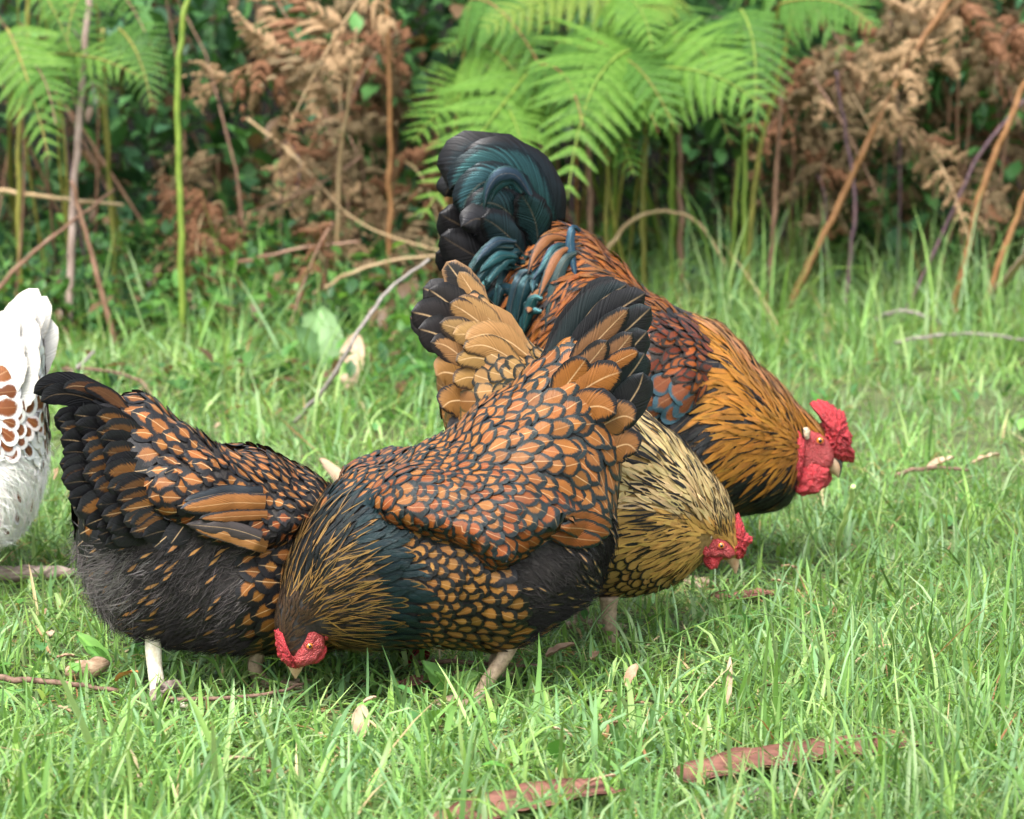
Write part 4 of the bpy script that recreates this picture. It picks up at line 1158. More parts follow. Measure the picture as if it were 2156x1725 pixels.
def field(n, y0, y1, wide, hmul, seed, tuft=6, dry=.05, wmul=1.0, keep=None, lo=.03, hi=.10, flat=0.0):
    r = np.random.default_rng(seed)
    m = n // tuft
    y = y0 + (y1 - y0) * r.random(m) ** 1.25
    x = (r.random(m) * 2 - 1) * (wide + .19 * y)
    rx = (x[:, None] + r.normal(0, .017, (m, tuft))).ravel(); ry = (y[:, None] + r.normal(0, .017, (m, tuft))).ravel()
    hs = np.repeat(.65 + .75 * r.random(m), tuft)
    patch = np.array([lean_noise(a, b, 2.3, 7.7) for a, b in zip(x, y)]).repeat(tuft)
    patch2 = np.array([lean_noise(a, b, 1.1, 2.2) for a, b in zip(x, y)]).repeat(tuft)
    k = np.ones(len(rx), bool) if keep is None else keep(rx, ry, r)
    N_ = len(rx)
    h = (lo + (hi - lo) * r.random(N_) ** 1.6) * hs * (1 + .55 * patch) * hmul(rx, ry)
    az = r.random(N_) * 2 * math.pi
    b0 = r.random(N_) ** 1.3 * 1.05; b1 = r.normal(1.05, .8, N_)
    b0 = b0 + flat; b1 = b1 * (1 - .6 * (flat > 0))
    wd = (.0022 + .0042 * r.random(N_) ** 1.8) * wmul * (1 + .25 * (patch2 > .15))
    ci = r.integers(0, len(GREENS), m).repeat(tuft)
    flip = r.random(N_) < .35
    ci = np.where(flip, r.integers(0, len(GREENS), N_), ci)
    tint = np.array((1.03, 1.05, .98)) * GREENS[ci] * (1 + r.normal(0, .13, (N_, 1))) * (1 + .22 * patch2[:, None])
    dr = r.random(N_) < dry
    tint[dr] = STRAW[r.integers(0, len(STRAW), dr.sum())]
    b0[dr] += .5; wd[dr] *= .7
    rz = np.array([ground_h(a, b) if b > 4.8 else 0 for a, b in zip(rx, ry)])
    roots = np.stack([rx, ry, rz - .002], -1)
    return blade_mesh(roots[k], h[k], az[k], b0[k], b1[k], wd[k], np.clip(tint[k], .01, 1), r.normal(0, .8, N_)[k])

parts = []
BIRDS = [ch, lh, gh, ro, wh]
def hscale(x, y):
    s = np.ones(len(x))
    for b in BIRDS:                                     # trampled and nibbled under the birds
        u = (x - b.P0[0]) * b.h[0] + (y - b.P0[1]) * b.h[1]; v = (x - b.P0[0]) * b.l[0] + (y - b.P0[1]) * b.l[1]
        e = (u / .30) ** 2 + ((v - .07) / .19) ** 2
        s = np.minimum(s, .6 + .4 * np.clip((e - .6) / 1.2, 0, 1))
    for (a, c) in (((1440, 1668), (1935, 1592)), ((900, 1780), (1290, 1690)), ((835, 1460), (1000, 1440)), ((600, 1480), (680, 1475)), ((140, 1435), (228, 1415))):
        A, B = ground_at(*a), ground_at(*c)             # flattened where bark and wood lie
        t = np.clip(((x - A[0]) * (B - A)[0] + (y - A[1]) * (B - A)[1]) / ((B - A) @ (B - A)), 0, 1)
        d = np.hypot(x - A[0] - t * (B - A)[0], y - A[1] - t * (B - A)[1])
        s *= .7 + .3 * np.clip((d - .04) / .06, 0, 1)
    s *= 1 + .5 * np.clip((y - 5.3) / 2.0, 0, 1.0)      # longer towards the ferns
    s *= np.where((x > .25) & (y < 3.9), 1.18, 1.0)
    return s
parts.append(field(34000, 2.55, 4.6, .30, hscale, 1, 6, .085, 1.05, None, .035, .10))
parts.append(field(22000, 2.55, 4.6, .30, hscale, 2, 9, .04, .62, None, .02, .06))
parts.append(field(33000, 4.5, 8.3, .62, hscale, 3, 7, .06, 1.0, None, .04, .11))
parts.append(field(2400, 2.5, 4.2, .30, hscale, 4, 3, .03, 1.15, None, .08, .145))
parts.append(field(6500, 6.2, 8.4, .6, hscale, 5, 8, .07, 1.1, lambda x, y, r: (x > .15) | (r.random(len(x)) < .22), .10, .22))
parts.append(field(9000, 2.55, 4.8, .30, lambda x, y: np.ones(len(x)), 8, 3, .16, 1.0, None, .05, .11, flat=.75))
parts.append(field(3000, 6.1, 7.6, .6, hscale, 9, 10, .06, 1.2, lambda x, y, r: x > .35, .11, .22))
parts.append(field(5000, 5.4, 7.0, .35, hscale, 10, 6, .16, 1.0, lambda x, y, r: x < .2, .06, .17, flat=.3))
off = 0; VV, FF, CC = [], [], []
for V, F, c in parts:
    VV.append(V); FF.append(F + off); CC.append(c); off += len(V)
gr = mk('grass', np.vstack(VV), np.vstack(FF), M['grass'], attrs={'tint': ('FLOAT_COLOR', np.vstack(CC))})
tag(gr, 'fresh green grass covering the ground', 'grass', kind='stuff')

# low round leaves between the blades
def leaf_mesh(n, r, place, cols, size, seed, upr=.6, ovate=.6, rows=[(0, .12), (.3, .85), (.62, .9), (1, .04)]):
    V, F, C = [], [], []
    k = 0
    for i in range(n):
        p, sc = place(r)
        if p is None: continue
        L = size[0] + (size[1] - size[0]) * r.random()
        L *= sc
        a = r.random() * 2 * math.pi; el = r.normal(.25, upr)
        d = np.array((math.cos(a) * math.cos(el), math.sin(a) * math.cos(el), math.sin(el)))
        s = unit(np.cross(d, (0.1, 0.05, 1.0))); nn = np.cross(s, d)
        W = L * ovate * (.7 + .5 * r.random()) / 2
        for (t, w) in rows:
            c = p + d * L * t - nn * L * .25 * t * t
            V += [c - s * W * w + nn * W * w * .3, c, c + s * W * w + nn * W * w * .3]
        for j in range(len(rows) - 1):
            b = k + j * 3
            F += [[b, b + 1, b + 4, b + 3], [b + 1, b + 2, b + 5, b + 4]]
        k += 3 * len(rows)
        c = np.array(cols[r.integers(0, len(cols))]) * (1 + r.normal(0, .2))
        C += [(*np.clip(c, .004, 1), 1)] * (3 * len(rows))
    return np.array(V), np.array(F), np.array(C)

rw = np.random.default_rng(21)
def place_weed(r):
    y = 2.9 + 5.2 * r.random() ** .8
    x = (r.random() * 2 - 1) * (.3 + .19 * y)
    if lean_noise(x, y, 3.0, 11) < .12: return None, 1
    return np.array((x, y, ground_h(x, y) + .01 + .03 * r.random())), 1.0
V, F, C = leaf_mesh(5200, rw, place_weed, [(.10, .26, .05), (.15, .32, .07), (.08, .21, .06)], (.012, .034), 0)
w_ = mk('ground_cover_leaves', V, F, M['grass'], attrs={'tint': ('FLOAT_COLOR', C)})
tag(w_, 'small round weed leaves growing between the grass blades', 'weeds', kind='stuff')

def place_rough(r):                                     # taller leafy weeds that spill out in front of the ferns on the left
    x = -1.75 + 1.95 * r.random(); y = 5.5 + 1.6 * r.random() ** .7
    if lean_noise(x, y, 2.2, 17) < -.08: return None, 1
    return np.array((x, y, ground_h(x, y) + .01 + (.05 + .16 * (y - 5.5) / 1.6) * r.random())), 1.0
V, F, C = leaf_mesh(6500, rw, place_rough, [(.06, .17, .035), (.09, .22, .045), (.045, .13, .04), (.11, .25, .05), (.13, .08, .04)], (.02, .055), 0)
w_ = mk('weedy_leaves', V, F, M['grass'], attrs={'tint': ('FLOAT_COLOR', C)})
tag(w_, 'leafy weeds spilling onto the lawn in front of the ferns', 'weeds', kind='stuff')

# ---- litter: bark strips, wood chips, twigs, dry leaves
bark_mat = simple_mat('red_bark', (0.085, 0.034, 0.023), (0.21, 0.095, 0.066), 40, 0.7, 0.6, 0.003, 0.25, stretch=(1, 1, 6))
bark_grey = simple_mat('grey_bark', (0.13, 0.095, 0.075), (0.27, 0.215, 0.18), 60, 0.8, 0.7, 0.003, 0.2, stretch=(1, 1, 4))
wood_mat = simple_mat('pale_wood', (0.22, 0.135, 0.08), (0.4, 0.29, 0.19), 90, 0.75, 0.7, 0.002, 0.2, stretch=(1, .3, 4))
twig_mat = simple_mat('twig', (0.09, 0.05, 0.035), (0.22, 0.14, 0.10), 120, 0.8, 0.6, 0.001, 0.2)
greytwig = simple_mat('grey_twig', (0.14, 0.12, 0.105), (0.28, 0.25, 0.22), 120, 0.8, 0.6, 0.001, 0.2)
dry_mat = simple_mat('dry_leaf', (0.28, 0.16, 0.09), (0.44, 0.31, 0.2), 70, 0.65, 0.4, 0.001, 0.3, transl=.2)
tan_mat = simple_mat('tan_leaf', (0.34, 0.23, 0.14), (0.5, 0.38, 0.26), 50, 0.6, 0.3, 0.001, 0.3, transl=.2)

def trough(name, p0, p1, width, mat, label, cat, curl=1.35, z0=.024, z1=.028, seed=0, n=30, group=None):
    """a long curled strip of bark lying on the grass, with ragged edges and thickness"""
    a, b = ground_at(*p0, z=z0), ground_at(*p1, z=z1)
    t = np.linspace(0, 1, n); ph = np.linspace(-curl / 2, curl / 2, 9)
    ax = unit(b - a); sd = unit(np.cross(ax, (0, 0, 1.0))); up = np.cross(sd, ax)
    R = width / curl
    V = []
    for sh in (0, -.0025):
        for i, s in enumerate(t):
            w = (1 - .35 * abs(2 * s - 1) ** 3) * (1 + .16 * nz((s * 9, seed, 0)))
            c = a + (b - a) * s + up * .004 * nz((s * 5, seed, 3)) + sd * .01 * nz((s * 3, seed, 8))
            for j, f in enumerate(ph):
                rr = (R + sh) * (1 + .05 * nz((s * 20, f * 3, seed)))
                V.append(c + sd * rr * math.sin(f * w) + up * (R - rr * math.cos(f * w)))
    F = grid_faces(n, 9).tolist()
    F2 = [[k + n * 9 for k in f][::-1] for f in F]
    rim = list(range(0, 9)) + [i * 9 + 8 for i in range(1, n)] + [(n - 1) * 9 + j for j in range(7, -1, -1)] + [i * 9 for i in range(n - 2, 0, -1)]
    F3 = [[rim[i], rim[(i + 1) % len(rim)], rim[(i + 1) % len(rim)] + n * 9, rim[i] + n * 9] for i in range(len(rim))]
    o0 = ground_at(*p0)
    o = mk(name, np.array(V), F + F2 + F3, mat, origin=o0)
    o.location = o0
    return tag(o, label, cat, group)

trough('bark_strip', (1440, 1645), (1940, 1565), .075, bark_mat, 'long red brown curled bark strip lying in the grass at lower right', 'bark', seed=1)
trough('bark_strip', (900, 1750), (1290, 1664), .075, bark_mat, 'red brown bark strip partly cut off by the bottom edge', 'bark', seed=4)
trough('bark_strip', (1480, 1705), (1900, 1650), .045, bark_grey, 'greyish weathered bark strip lying below the long red one', 'bark', seed=6, z0=.012, z1=.012, curl=1.1)
trough('bark_strip', (835, 1445), (1000, 1425), .032, bark_mat, 'short brown bark piece under the pecking laced hen', 'bark', seed=9, z0=.015, z1=.015, curl=1.0, n=16)
trough('bark_strip', (1510, 1262), (1640, 1250), .03, bark_mat, 'brown bark piece lying beneath the golden hen\'s beak', 'bark', seed=12, z0=.012, z1=.012, curl=.9, n=16)

def chunk(name, p0, p1, r, mat, label, cat, seed=0, z=.02):
    a, b = ground_at(*p0, z=z), ground_at(*p1, z=z * 1.2)
    n = 18
    P = a + (b - a) * np.linspace(0, 1, n)[:, None]
    R = r * (1 - .55 * np.abs(np.linspace(-1, 1, n)) ** 4)
    V, F = tube_data(P, R, 12)
    c = (a + b) / 2
    for i in range(len(V)):
        V[i] += unit(V[i] - c) * r * .38 * nz(V[i], 45, seed) + np.array((0, 0, 1)) * r * .3 * nz(V[i], 90, seed + 3)
    o0 = ground_at(*p0)
    o = mk(name, V, F, mat, origin=o0); o.location = o0
    return tag(o, label, cat)

chunk('wood_piece', (140, 1418), (228, 1396), .012, wood_mat, 'pale split piece of wood in the grass behind the dark hen\'s leg', 'wood', 2)
chunk('stick', (-60, 1208), (155, 1206), .011, bark_grey, 'thick grey stick lying behind the dark hen\'s fluffy rear', 'stick', 5)

def twig(name, pts, r, mat, label, cat='twig', group=None, taper=.6, seed=0, Y=None, seg=7):
    """twig through picture points; each point carries its height above the ground or, with Y, its distance"""
    P = []
    for p in pts:
        if Y is None: P.append(ground_at(p[0], p[1], p[2] if len(p) > 2 else .03))
        else: P.append(at(p[0], p[1], p[2] if len(p) > 2 else Y))
    n = 10 * (len(P) - 1)
    C = catmull(np.array(P), n)
    C = C + np.array([[nz((i * .35, seed, 1)), nz((i * .35, seed, 5)), nz((i * .35, seed, 9))] for i in range(n)]) * r * .7
    R = r * np.linspace(1, taper, n) * (1 + .1 * np.array([nz((i * .7, seed, 2)) for i in range(n)]))
    o0 = C[0].copy()
    V, F = tube_data(C, R, seg)
    o = mk(name, V, F, mat, origin=o0); o.location = o0
    return tag(o, label, cat, group)

twig('twig', [(-40, 1428, .03), (60, 1432, .03), (160, 1442, .025), (250, 1455, .02)], .0042, twig_mat, 'thin brown twig running in from the left edge near the ground')
twig('twig', [(290, 1468, .015), (420, 1472, .02), (560, 1462, .02), (640, 1440, .02)], .003, twig_mat, 'dark twig lying on the ground between the two laced hens')
twig('twig', [(330, 1462, .025), (352, 1448, .03), (372, 1440, .025)], .009, bark_grey, 'short stubby brown twig beside the pale leg of the dark hen')
twig('twig', [(880, 1395, .02), (950, 1392, .03), (1050, 1400, .02), (1140, 1402, .02)], .0032, twig_mat, 'dark twig in the shade beneath the pecking laced hen')
twig('twig', [(1885, 722, .05), (1960, 708, .07), (2060, 704, .07), (2200, 722, .05)], .0045, greytwig, 'thin grey twig arching over the grass near the right edge')
twig('twig', [(1845, 672, .06), (1900, 655, .09), (1950, 668, .08), (2000, 690, .05)], .0055, greytwig, 'short curved grey twig in the grass below the brown ferns')
twig('twig', [(2065, 652, .03), (2110, 600, .12), (2160, 535, .3), (2230, 450, .5)], .009, tan_mat, 'pale straight stick leaning out of the picture at the right', 'stick')
twig('twig', [(620, 890, .02), (690, 808, .1), (760, 690, .2), (830, 600, .26), (905, 548, .3)], .0046, greytwig, 'grey stick slanting up out of the grass left of the rooster', 'stick')
twig('twig', [(1880, 1000, .04), (1960, 985, .05), (2040, 990, .04)], .004, twig_mat, 'small brown twig in the grass right of the rooster\'s beak')
twig('twig', [(70, 830, .02), (130, 800, .06), (200, 740, .1)], .005, greytwig, 'pale thin stick behind the tail of the dark hen', 'stick')
twig('twig', [(100, 780, .05), (200, 778, .08), (290, 800, .06), (330, 850, .03)], .004, twig_mat, 'brown arching twig above the back of the dark hen')
twig('grass_stem', [(1760, 1180, .0), (1770, 1120, .06), (1790, 1060, .11), (1797, 1024, .14)], .0042, simple_mat('cut_stem', (.30, .45, .12), (.42, .55, .2), 40), 'thick pale green cut grass stem below the rooster\'s wattle', 'grass stem', taper=.9)

def flat_leaf(name, px, py, L, W, az, el, mat, label, cat='dry leaf', curl=.3, group=None, seed=0, z=.035):
    c = ground_at(px, py, z)
    d = np.array((math.cos(az) * math.cos(el), math.sin(az) * math.cos(el), math.sin(el))); s = unit(np.cross(d, (0, .1, 1.0))); nn = np.cross(s, d)
    t = np.linspace(0, 1, 11); a = np.linspace(-1, 1, 5)
    w = np.clip(np.sin(np.clip(t * .96 + .03, 0, 1) * math.pi) ** .6, .04, 1)
    V = []
    for sh in (0, .0008):
        for ti, wi in zip(t, w):
            for aj in a:
                V.append(c + d * L * (ti - .5) + s * W / 2 * wi * aj + nn * (curl * W * (aj * aj) * .5 - curl * L * (ti - .5) ** 2 + .003 * nz((ti * 6, aj * 2, seed)) + sh))
    F = grid_faces(11, 5).tolist(); F = F + [[k + 55 for k in f][::-1] for f in F]
    o0 = ground_at(px, py)
    o = mk(name, np.array(V), F, mat, origin=o0); o.location = o0
    return tag(o, label, cat, group)

flat_leaf('dry_leaf', 760, 1520, .042, .02, 1.5, .9, tan_mat, 'pale tan dry leaf standing in the grass below the pecking hen', z=.045)
flat_leaf('dry_leaf', 742, 760, .12, .05, 1.4, 1.0, tan_mat, 'tan dry leaf upright in the grass beside the grey stick', z=.07, seed=3)
flat_leaf('dry_leaf', 712, 1012, .1, .035, 2.4, .7, tan_mat, 'pale tan leaf between the backs of the two laced hens', z=.06, seed=4)
flat_leaf('dry_leaf', 265, 1420, .05, .012, 2.3, -.4, simple_mat('orange_leaf', (.42, .17, .05), (.6, .28, .08), 60), 'narrow orange dry leaf beside the split wood piece', z=.04, seed=5)
flat_leaf('dry_leaf', 2075, 965, .05, .022, .2, .3, tan_mat, 'small tan leaf in the grass near the right edge', z=.05, seed=6)
flat_leaf('dry_leaf', 1980, 975, .055, .03, .5, .3, tan_mat, 'pale rounded leaf in the grass right of the rooster', z=.045, seed=7)
flat_leaf('dry_leaf', 1535, 1435, .06, .008, 1.45, 1.1, tan_mat, 'upright pale straw piece in the grass below the golden hen', z=.05, seed=8)
flat_leaf('dry_leaf', 475, 1600, .06, .012, .1, .1, tan_mat, 'pale straw flake lying in the grass at lower left', z=.04, seed=9)
flat_leaf('dry_leaf', 1180, 1368, .04, .025, .4, .3, dry_mat, 'reddish dry leaf under the thigh of the pecking hen', z=.03, seed=10)
flat_leaf('dry_leaf', 1330, 1420, .035, .014, 1.1, .6, dry_mat, 'small brown leaf in front of the golden hen', z=.05, seed=11)
rl = random.Random(5)
for i in range(70):
    px, py = rl.uniform(20, 2140), rl.choice([rl.uniform(1430, 1690), rl.uniform(760, 1000), rl.uniform(1180, 1500)])
    flat_leaf('leaf_scrap', px, py, rl.uniform(.015, .04), rl.uniform(.004, .012), rl.uniform(0, 6.28), rl.uniform(-.2, .5), rl.choice([dry_mat, tan_mat, dry_mat]),
              'small brown scrap of dead leaf lying among the grass blades', 'leaf scrap', group='leaf scraps in the grass', seed=i, z=rl.uniform(.015, .04))

# ------------------------------------------------------------------ bracken, dead fronds, stems and undergrowth
fern_mats = {}
def fern_mat(key, c1, c2, transl=.4, rough=.5):
    fern_mats[key] = simple_mat('fern_' + key, c1, c2, 9, rough, 0, spec=.2, transl=transl, detail=4)
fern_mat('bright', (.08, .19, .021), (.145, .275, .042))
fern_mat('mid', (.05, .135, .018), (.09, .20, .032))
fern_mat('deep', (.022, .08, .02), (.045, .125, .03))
fern_mat('yellow', (.14, .22, .025), (.20, .27, .05))
fern_mat('brown', (.065, .046, .023), (.18, .128, .065), .15, .75)
fern_mat('tan', (.20, .125, .06), (.33, .22, .12), .18, .75)
fern_mat('rust', (.10, .045, .02), (.19, .09, .045), .12, .75)
stem_mats = {k: simple_mat('stem_' + k, a, b, 35, .5, .2, .001, .4) for k, a, b in [
    ('green', (.10, .165, .018), (.17, .235, .032)), ('olive', (.12, .12, .02), (.21, .19, .035)), ('orange', (.15, .066, .022), (.26, .13, .05)), ('brown', (.12, .06, .035), (.23, .13, .08)),
    ('pink', (.28, .19, .155), (.40, .30, .25)), ('purple', (.055, .03, .04), (.12, .07, .075)), ('tan', (.26, .17, .08), (.36, .26, .14))]}

def pinna_mesh(name, seed, pairs=17, droop=.22, curl=0.0, width=.20):
    """one pinna of bracken, unit length along x: toothed pinnules in pairs along a midrib"""
    r = random.Random(seed)
    V, F = [], []
    def rib(x): return np.array((x, .015 * math.sin(x * 5 + seed), -droop * x * x + curl * math.sin(x * 9 + seed) * .12))
    for k in range(pairs):
        s = (k + .5) / pairs
        x = s * .97
        ln = width * (1 - s) ** .75 * (1 if k else .8) * r.uniform(.92, 1.06) + .012
        for sg in (1, -1):
            o = rib(x + (.012 if sg > 0 else 0))
            a = math.radians(r.uniform(58, 70) - 18 * s)
            d = np.array((math.cos(a), sg * math.sin(a), 0)); q = np.array((-d[1], d[0], 0))
            w = .8 / pairs
            rows = [(0, .8), (.14, 1.05), (.27, .62), (.41, .98), (.53, .52), (.66, .76), (.76, .4), (.87, .5), (1.0, .05)] if not curl else [(0, .85), (.3, 1.0), (.6, .78), (.85, .42), (1.0, .06)]
            b = len(V)
            for i, (t, ww) in enumerate(rows):
                z = -droop * .55 * (t * ln) - .5 * t * t * ln * (.35 + curl * r.uniform(.6, 1.8)) + (.012 if i % 2 and curl else 0) * ln * 2
                c = o + d * ln * t * (1 - .25 * curl * t) + np.array((0, 0, z))
                V += [c - q * w * ww * .5, c + q * w * ww * .5]
            for i in range(len(rows) - 1):
                F.append([b + 2 * i, b + 2 * i + 1, b + 2 * i + 3, b + 2 * i + 2])
    b = len(V)
    for i in range(9):
        c = rib(i / 8 * .98)
        w = .007 * (1 - i / 9)
        V += [c + np.array((0, -w, .002)), c + np.array((0, w, .002))]
    for i in range(8): F.append([b + 2 * i, b + 2 * i + 1, b + 2 * i + 3, b + 2 * i + 2])
    me = bpy.data.meshes.new(name)
    me.from_pydata([tuple(v) for v in V], [], F)
    me.materials.append(None)
    return me

PINNA = [pinna_mesh('pinna', s, 24, .18 + .12 * (s % 3), 0, .19) for s in range(5)]
DEADP = [pinna_mesh('withered_pinna', 30 + s, 9, .25 + .2 * (s % 3), .9 + .3 * s, .34) for s in range(5)]

def with_mat(me, key, cache={}):
    k = (me.name, key)
    if k not in cache:
        m = me.copy(); m.materials.clear(); m.materials.append(fern_mats[key])
        cache[k] = m
    return cache[k]

def frond(name, base, ctrl, apex, Lmax, key, label, group=None, stem=None, pairs=13, dead=False, seed=0, stem_key='green', nrm=(0, -.8, .6), stem_r=.0055, cat='fern'):
    """base, ctrl, apex: (px, py, distance). Pinnae are separate leaves along the rachis; the stem runs to the ground"""
    r = random.Random(seed * 7 + 1)
    B, Cc, A = (at(*p) for p in (base, ctrl, apex))
    t = np.linspace(0, 1, 24)[:, None]
    R = (1 - t) ** 2 * B + 2 * t * (1 - t) * Cc + t * t * A
    if stem is not None:
        foot = np.array(stem, dtype=float) if len(stem) == 3 else ground_at(*stem)
        foot[2] = ground_h(foot[0], foot[1])
    else:
        foot = np.array((B[0] + r.uniform(-.08, .08), B[1] + r.uniform(.05, .3), 0)); foot[2] = ground_h(foot[0], foot[1])
    root = empty(name, foot)
    tag(root, label, cat, group)
    mid = foot * .45 + B * .55 + np.array((r.uniform(-.03, .03), r.uniform(-.03, .03), 0))
    top = catmull(np.vstack([foot, mid, B]), 16)
    tube('stem', top, np.linspace(stem_r, stem_r * .6, 16), stem_mats[stem_key], root, 7, origin=foot)
    fr = tube('frond', R, np.linspace(stem_r * .6, .001, 24), stem_mats[stem_key], root, 6, origin=foot)
    T = np.gradient(R, axis=0)
    nv = unit(nrm)
    for i in range(pairs):
        s = (i + .35) / pairs
        k = s * 23; j = int(k); f = k - j
        P = R[j] * (1 - f) + R[min(j + 1, 23)] * f
        Tt = unit(T[j]); Nn = unit(nv - (nv @ Tt) * Tt); Cr = np.cross(Nn, Tt)
        L = Lmax * (1 - s) ** .66 * r.uniform(.9, 1.08) + .012
        for sg in (1, -1):
            if dead and r.random() < .18: continue
            a = math.radians(22 + 26 * s + r.uniform(-6, 6) * (3 if dead else 1))
            X = unit(Cr * sg * math.cos(a) + Tt * math.sin(a) + Nn * r.gauss(0, .5 if dead else .06))
            Z = unit(Nn + (np.array([r.gauss(0, .6) for _ in range(3)]) if dead else 0) - 0); Z = unit(Z - (Z @ X) * X); Yv = np.cross(Z, X)
            me = with_mat(r.choice(DEADP if dead else PINNA), key if not (dead and r.random() < .3) else r.choice(['brown', 'tan', 'rust']))
            o = bpy.data.objects.new('pinna', me)
            mtx = Matrix(((X[0] * L, Yv[0] * L, Z[0] * L, P[0] - foot[0]), (X[1] * L, Yv[1] * L, Z[1] * L, P[1] - foot[1]), (X[2] * L, Yv[2] * L, Z[2] * L, P[2] - foot[2]), (0, 0, 0, 1)))
            link(o, fr)
            o.matrix_local = mtx
        if i == pairs - 1:
            pass
    return root

# the clear green fronds, front to back
frond('bracken_fern', (1330, 105, 6.55), (1225, 130, 6.4), (1195, 420, 6.1), .20, 'bright', 'bright green bracken frond hanging point down above the rooster\'s back', stem=(1275, 560), seed=1)
frond('bracken_fern', (1115, 150, 6.6), (1030, 250, 6.4), (885, 462, 6.1), .17, 'bright', 'bright green bracken frond drooping left of the rooster\'s tail', stem=(1175, 560), seed=2)
frond('bracken_fern', (1260, 170, 6.6), (1470, 95, 6.45), (1605, 225, 6.25), .18, 'bright', 'green bracken frond arching right with long drooping leaflets', stem=(1415, 620), seed=3, nrm=(-.25, -.75, .6))
frond('bracken_fern', (1560, 20, 6.7), (1610, 90, 6.55), (1580, 300, 6.4), .13, 'mid', 'darker green bracken frond hanging behind the tall green stems', stem=(1567, 660), seed=4)
frond('bracken_fern', (15, 60, 6.4), (60, 150, 6.3), (105, 338, 6.15), .12, 'bright', 'bright green bracken frond hanging at the left edge', stem=(42, 600), seed=5, stem_key='olive')
frond('bracken_fern', (30, 130, 6.5), (170, 85, 6.4), (300, 165, 6.3), .09, 'bright', 'green bracken frond reaching right from the left edge', stem=(60, 620), seed=6, stem_key='olive')
frond('bracken_fern', (1290, -20, 6.7), (1120, -10, 6.6), (1020, 60, 6.5), .11, 'yellow', 'young yellow green bracken frond at the top middle', stem=(1300, 600), seed=7)
frond('bracken_fern', (1120, 60, 6.9), (1000, 50, 6.8), (930, 110, 6.7), .09, 'mid', 'small green bracken frond beside the brown ferns at top middle', stem=(1190, 590), seed=8)
frond('bracken_fern', (1640, 10, 6.6), (1760, -30, 6.5), (1840, 60, 6.4), .12, 'mid', 'green bracken frond at the top right over the brown ferns', stem=(1580, 520), seed=9, stem_key='olive')
frond('bracken_fern', (1420, -10, 6.8), (1390, -30, 6.7), (1385, 50, 6.6), .09, 'yellow', 'small pale young frond hanging from the top edge', stem=(1430, 600), seed=10)
frond('bracken_fern', (250, 60, 6.8), (300, 100, 6.7), (320, 230, 6.6), .09, 'mid', 'green frond behind the pale pink stem at left', stem=(240, 520), seed=11, stem_key='olive')
frond('bracken_fern', (1180, 130, 7.0), (1330, 60, 6.9), (1420, 180, 6.8), .15, 'mid', 'shaded green bracken frond behind the two bright ones', stem=(1350, 600), seed=12)
frond('bracken_fern', (1030, 190, 6.8), (960, 180, 6.7), (868, 300, 6.4), .14, 'bright', 'green bracken frond spreading left above the drooping one', stem=(1100, 600), seed=13)
frond('bracken_fern', (1250, 230, 6.7), (1300, 250, 6.55), (1335, 370, 6.4), .1, 'mid', 'small green frond tip hanging beside the pointed one', stem=(1300, 560), seed=14)
frond('bracken_fern', (1050, 200, 6.6), (1090, 240, 6.4), (1110, 360, 6.2), .13, 'bright', 'bright frond hanging straight down above the rooster\'s tail', stem=(1130, 560), seed=15)
rf = random.Random(12)
for i in range(22):
    bx = rf.choice([rf.uniform(1080, 1660), rf.uniform(1080, 1660), rf.uniform(-500, 330), rf.uniform(2250, 2700)]); by = rf.uniform(-120, 110)
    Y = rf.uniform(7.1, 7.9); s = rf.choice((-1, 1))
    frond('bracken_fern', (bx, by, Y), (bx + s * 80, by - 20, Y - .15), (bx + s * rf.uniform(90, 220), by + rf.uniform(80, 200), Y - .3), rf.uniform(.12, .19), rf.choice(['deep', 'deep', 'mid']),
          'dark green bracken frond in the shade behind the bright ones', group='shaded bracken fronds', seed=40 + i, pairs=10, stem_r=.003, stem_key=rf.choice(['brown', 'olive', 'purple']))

for i in range(11):                                     # more layers in the two big green clumps
    bx, by = rf.uniform(980, 1480), rf.uniform(-30, 150); s = rf.choice((-1, 1, 1))
    Y = rf.uniform(6.5, 6.95)
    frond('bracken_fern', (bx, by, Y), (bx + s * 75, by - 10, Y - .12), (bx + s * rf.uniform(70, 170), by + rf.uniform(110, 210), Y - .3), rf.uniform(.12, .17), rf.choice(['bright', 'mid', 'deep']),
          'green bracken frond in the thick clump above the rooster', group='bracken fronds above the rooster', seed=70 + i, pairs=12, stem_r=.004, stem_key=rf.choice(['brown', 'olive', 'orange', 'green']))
for i in range(8):
    bx, by = rf.uniform(-60, 250), rf.uniform(-60, 130); s = rf.choice((-1, 1))
    Y = rf.uniform(6.4, 7.0)
    frond('bracken_fern', (bx, by, Y), (bx + s * 50, by - 10, Y - .12), (bx + s * rf.uniform(50, 120), by + rf.uniform(80, 180), Y - .3), rf.uniform(.07, .12), rf.choice(['bright', 'mid', 'mid']),
          'green bracken frond in the clump at the upper left', group='bracken fronds at the upper left', seed=90 + i, pairs=11, stem_r=.0035, stem_key=rf.choice(['brown', 'olive', 'purple']))

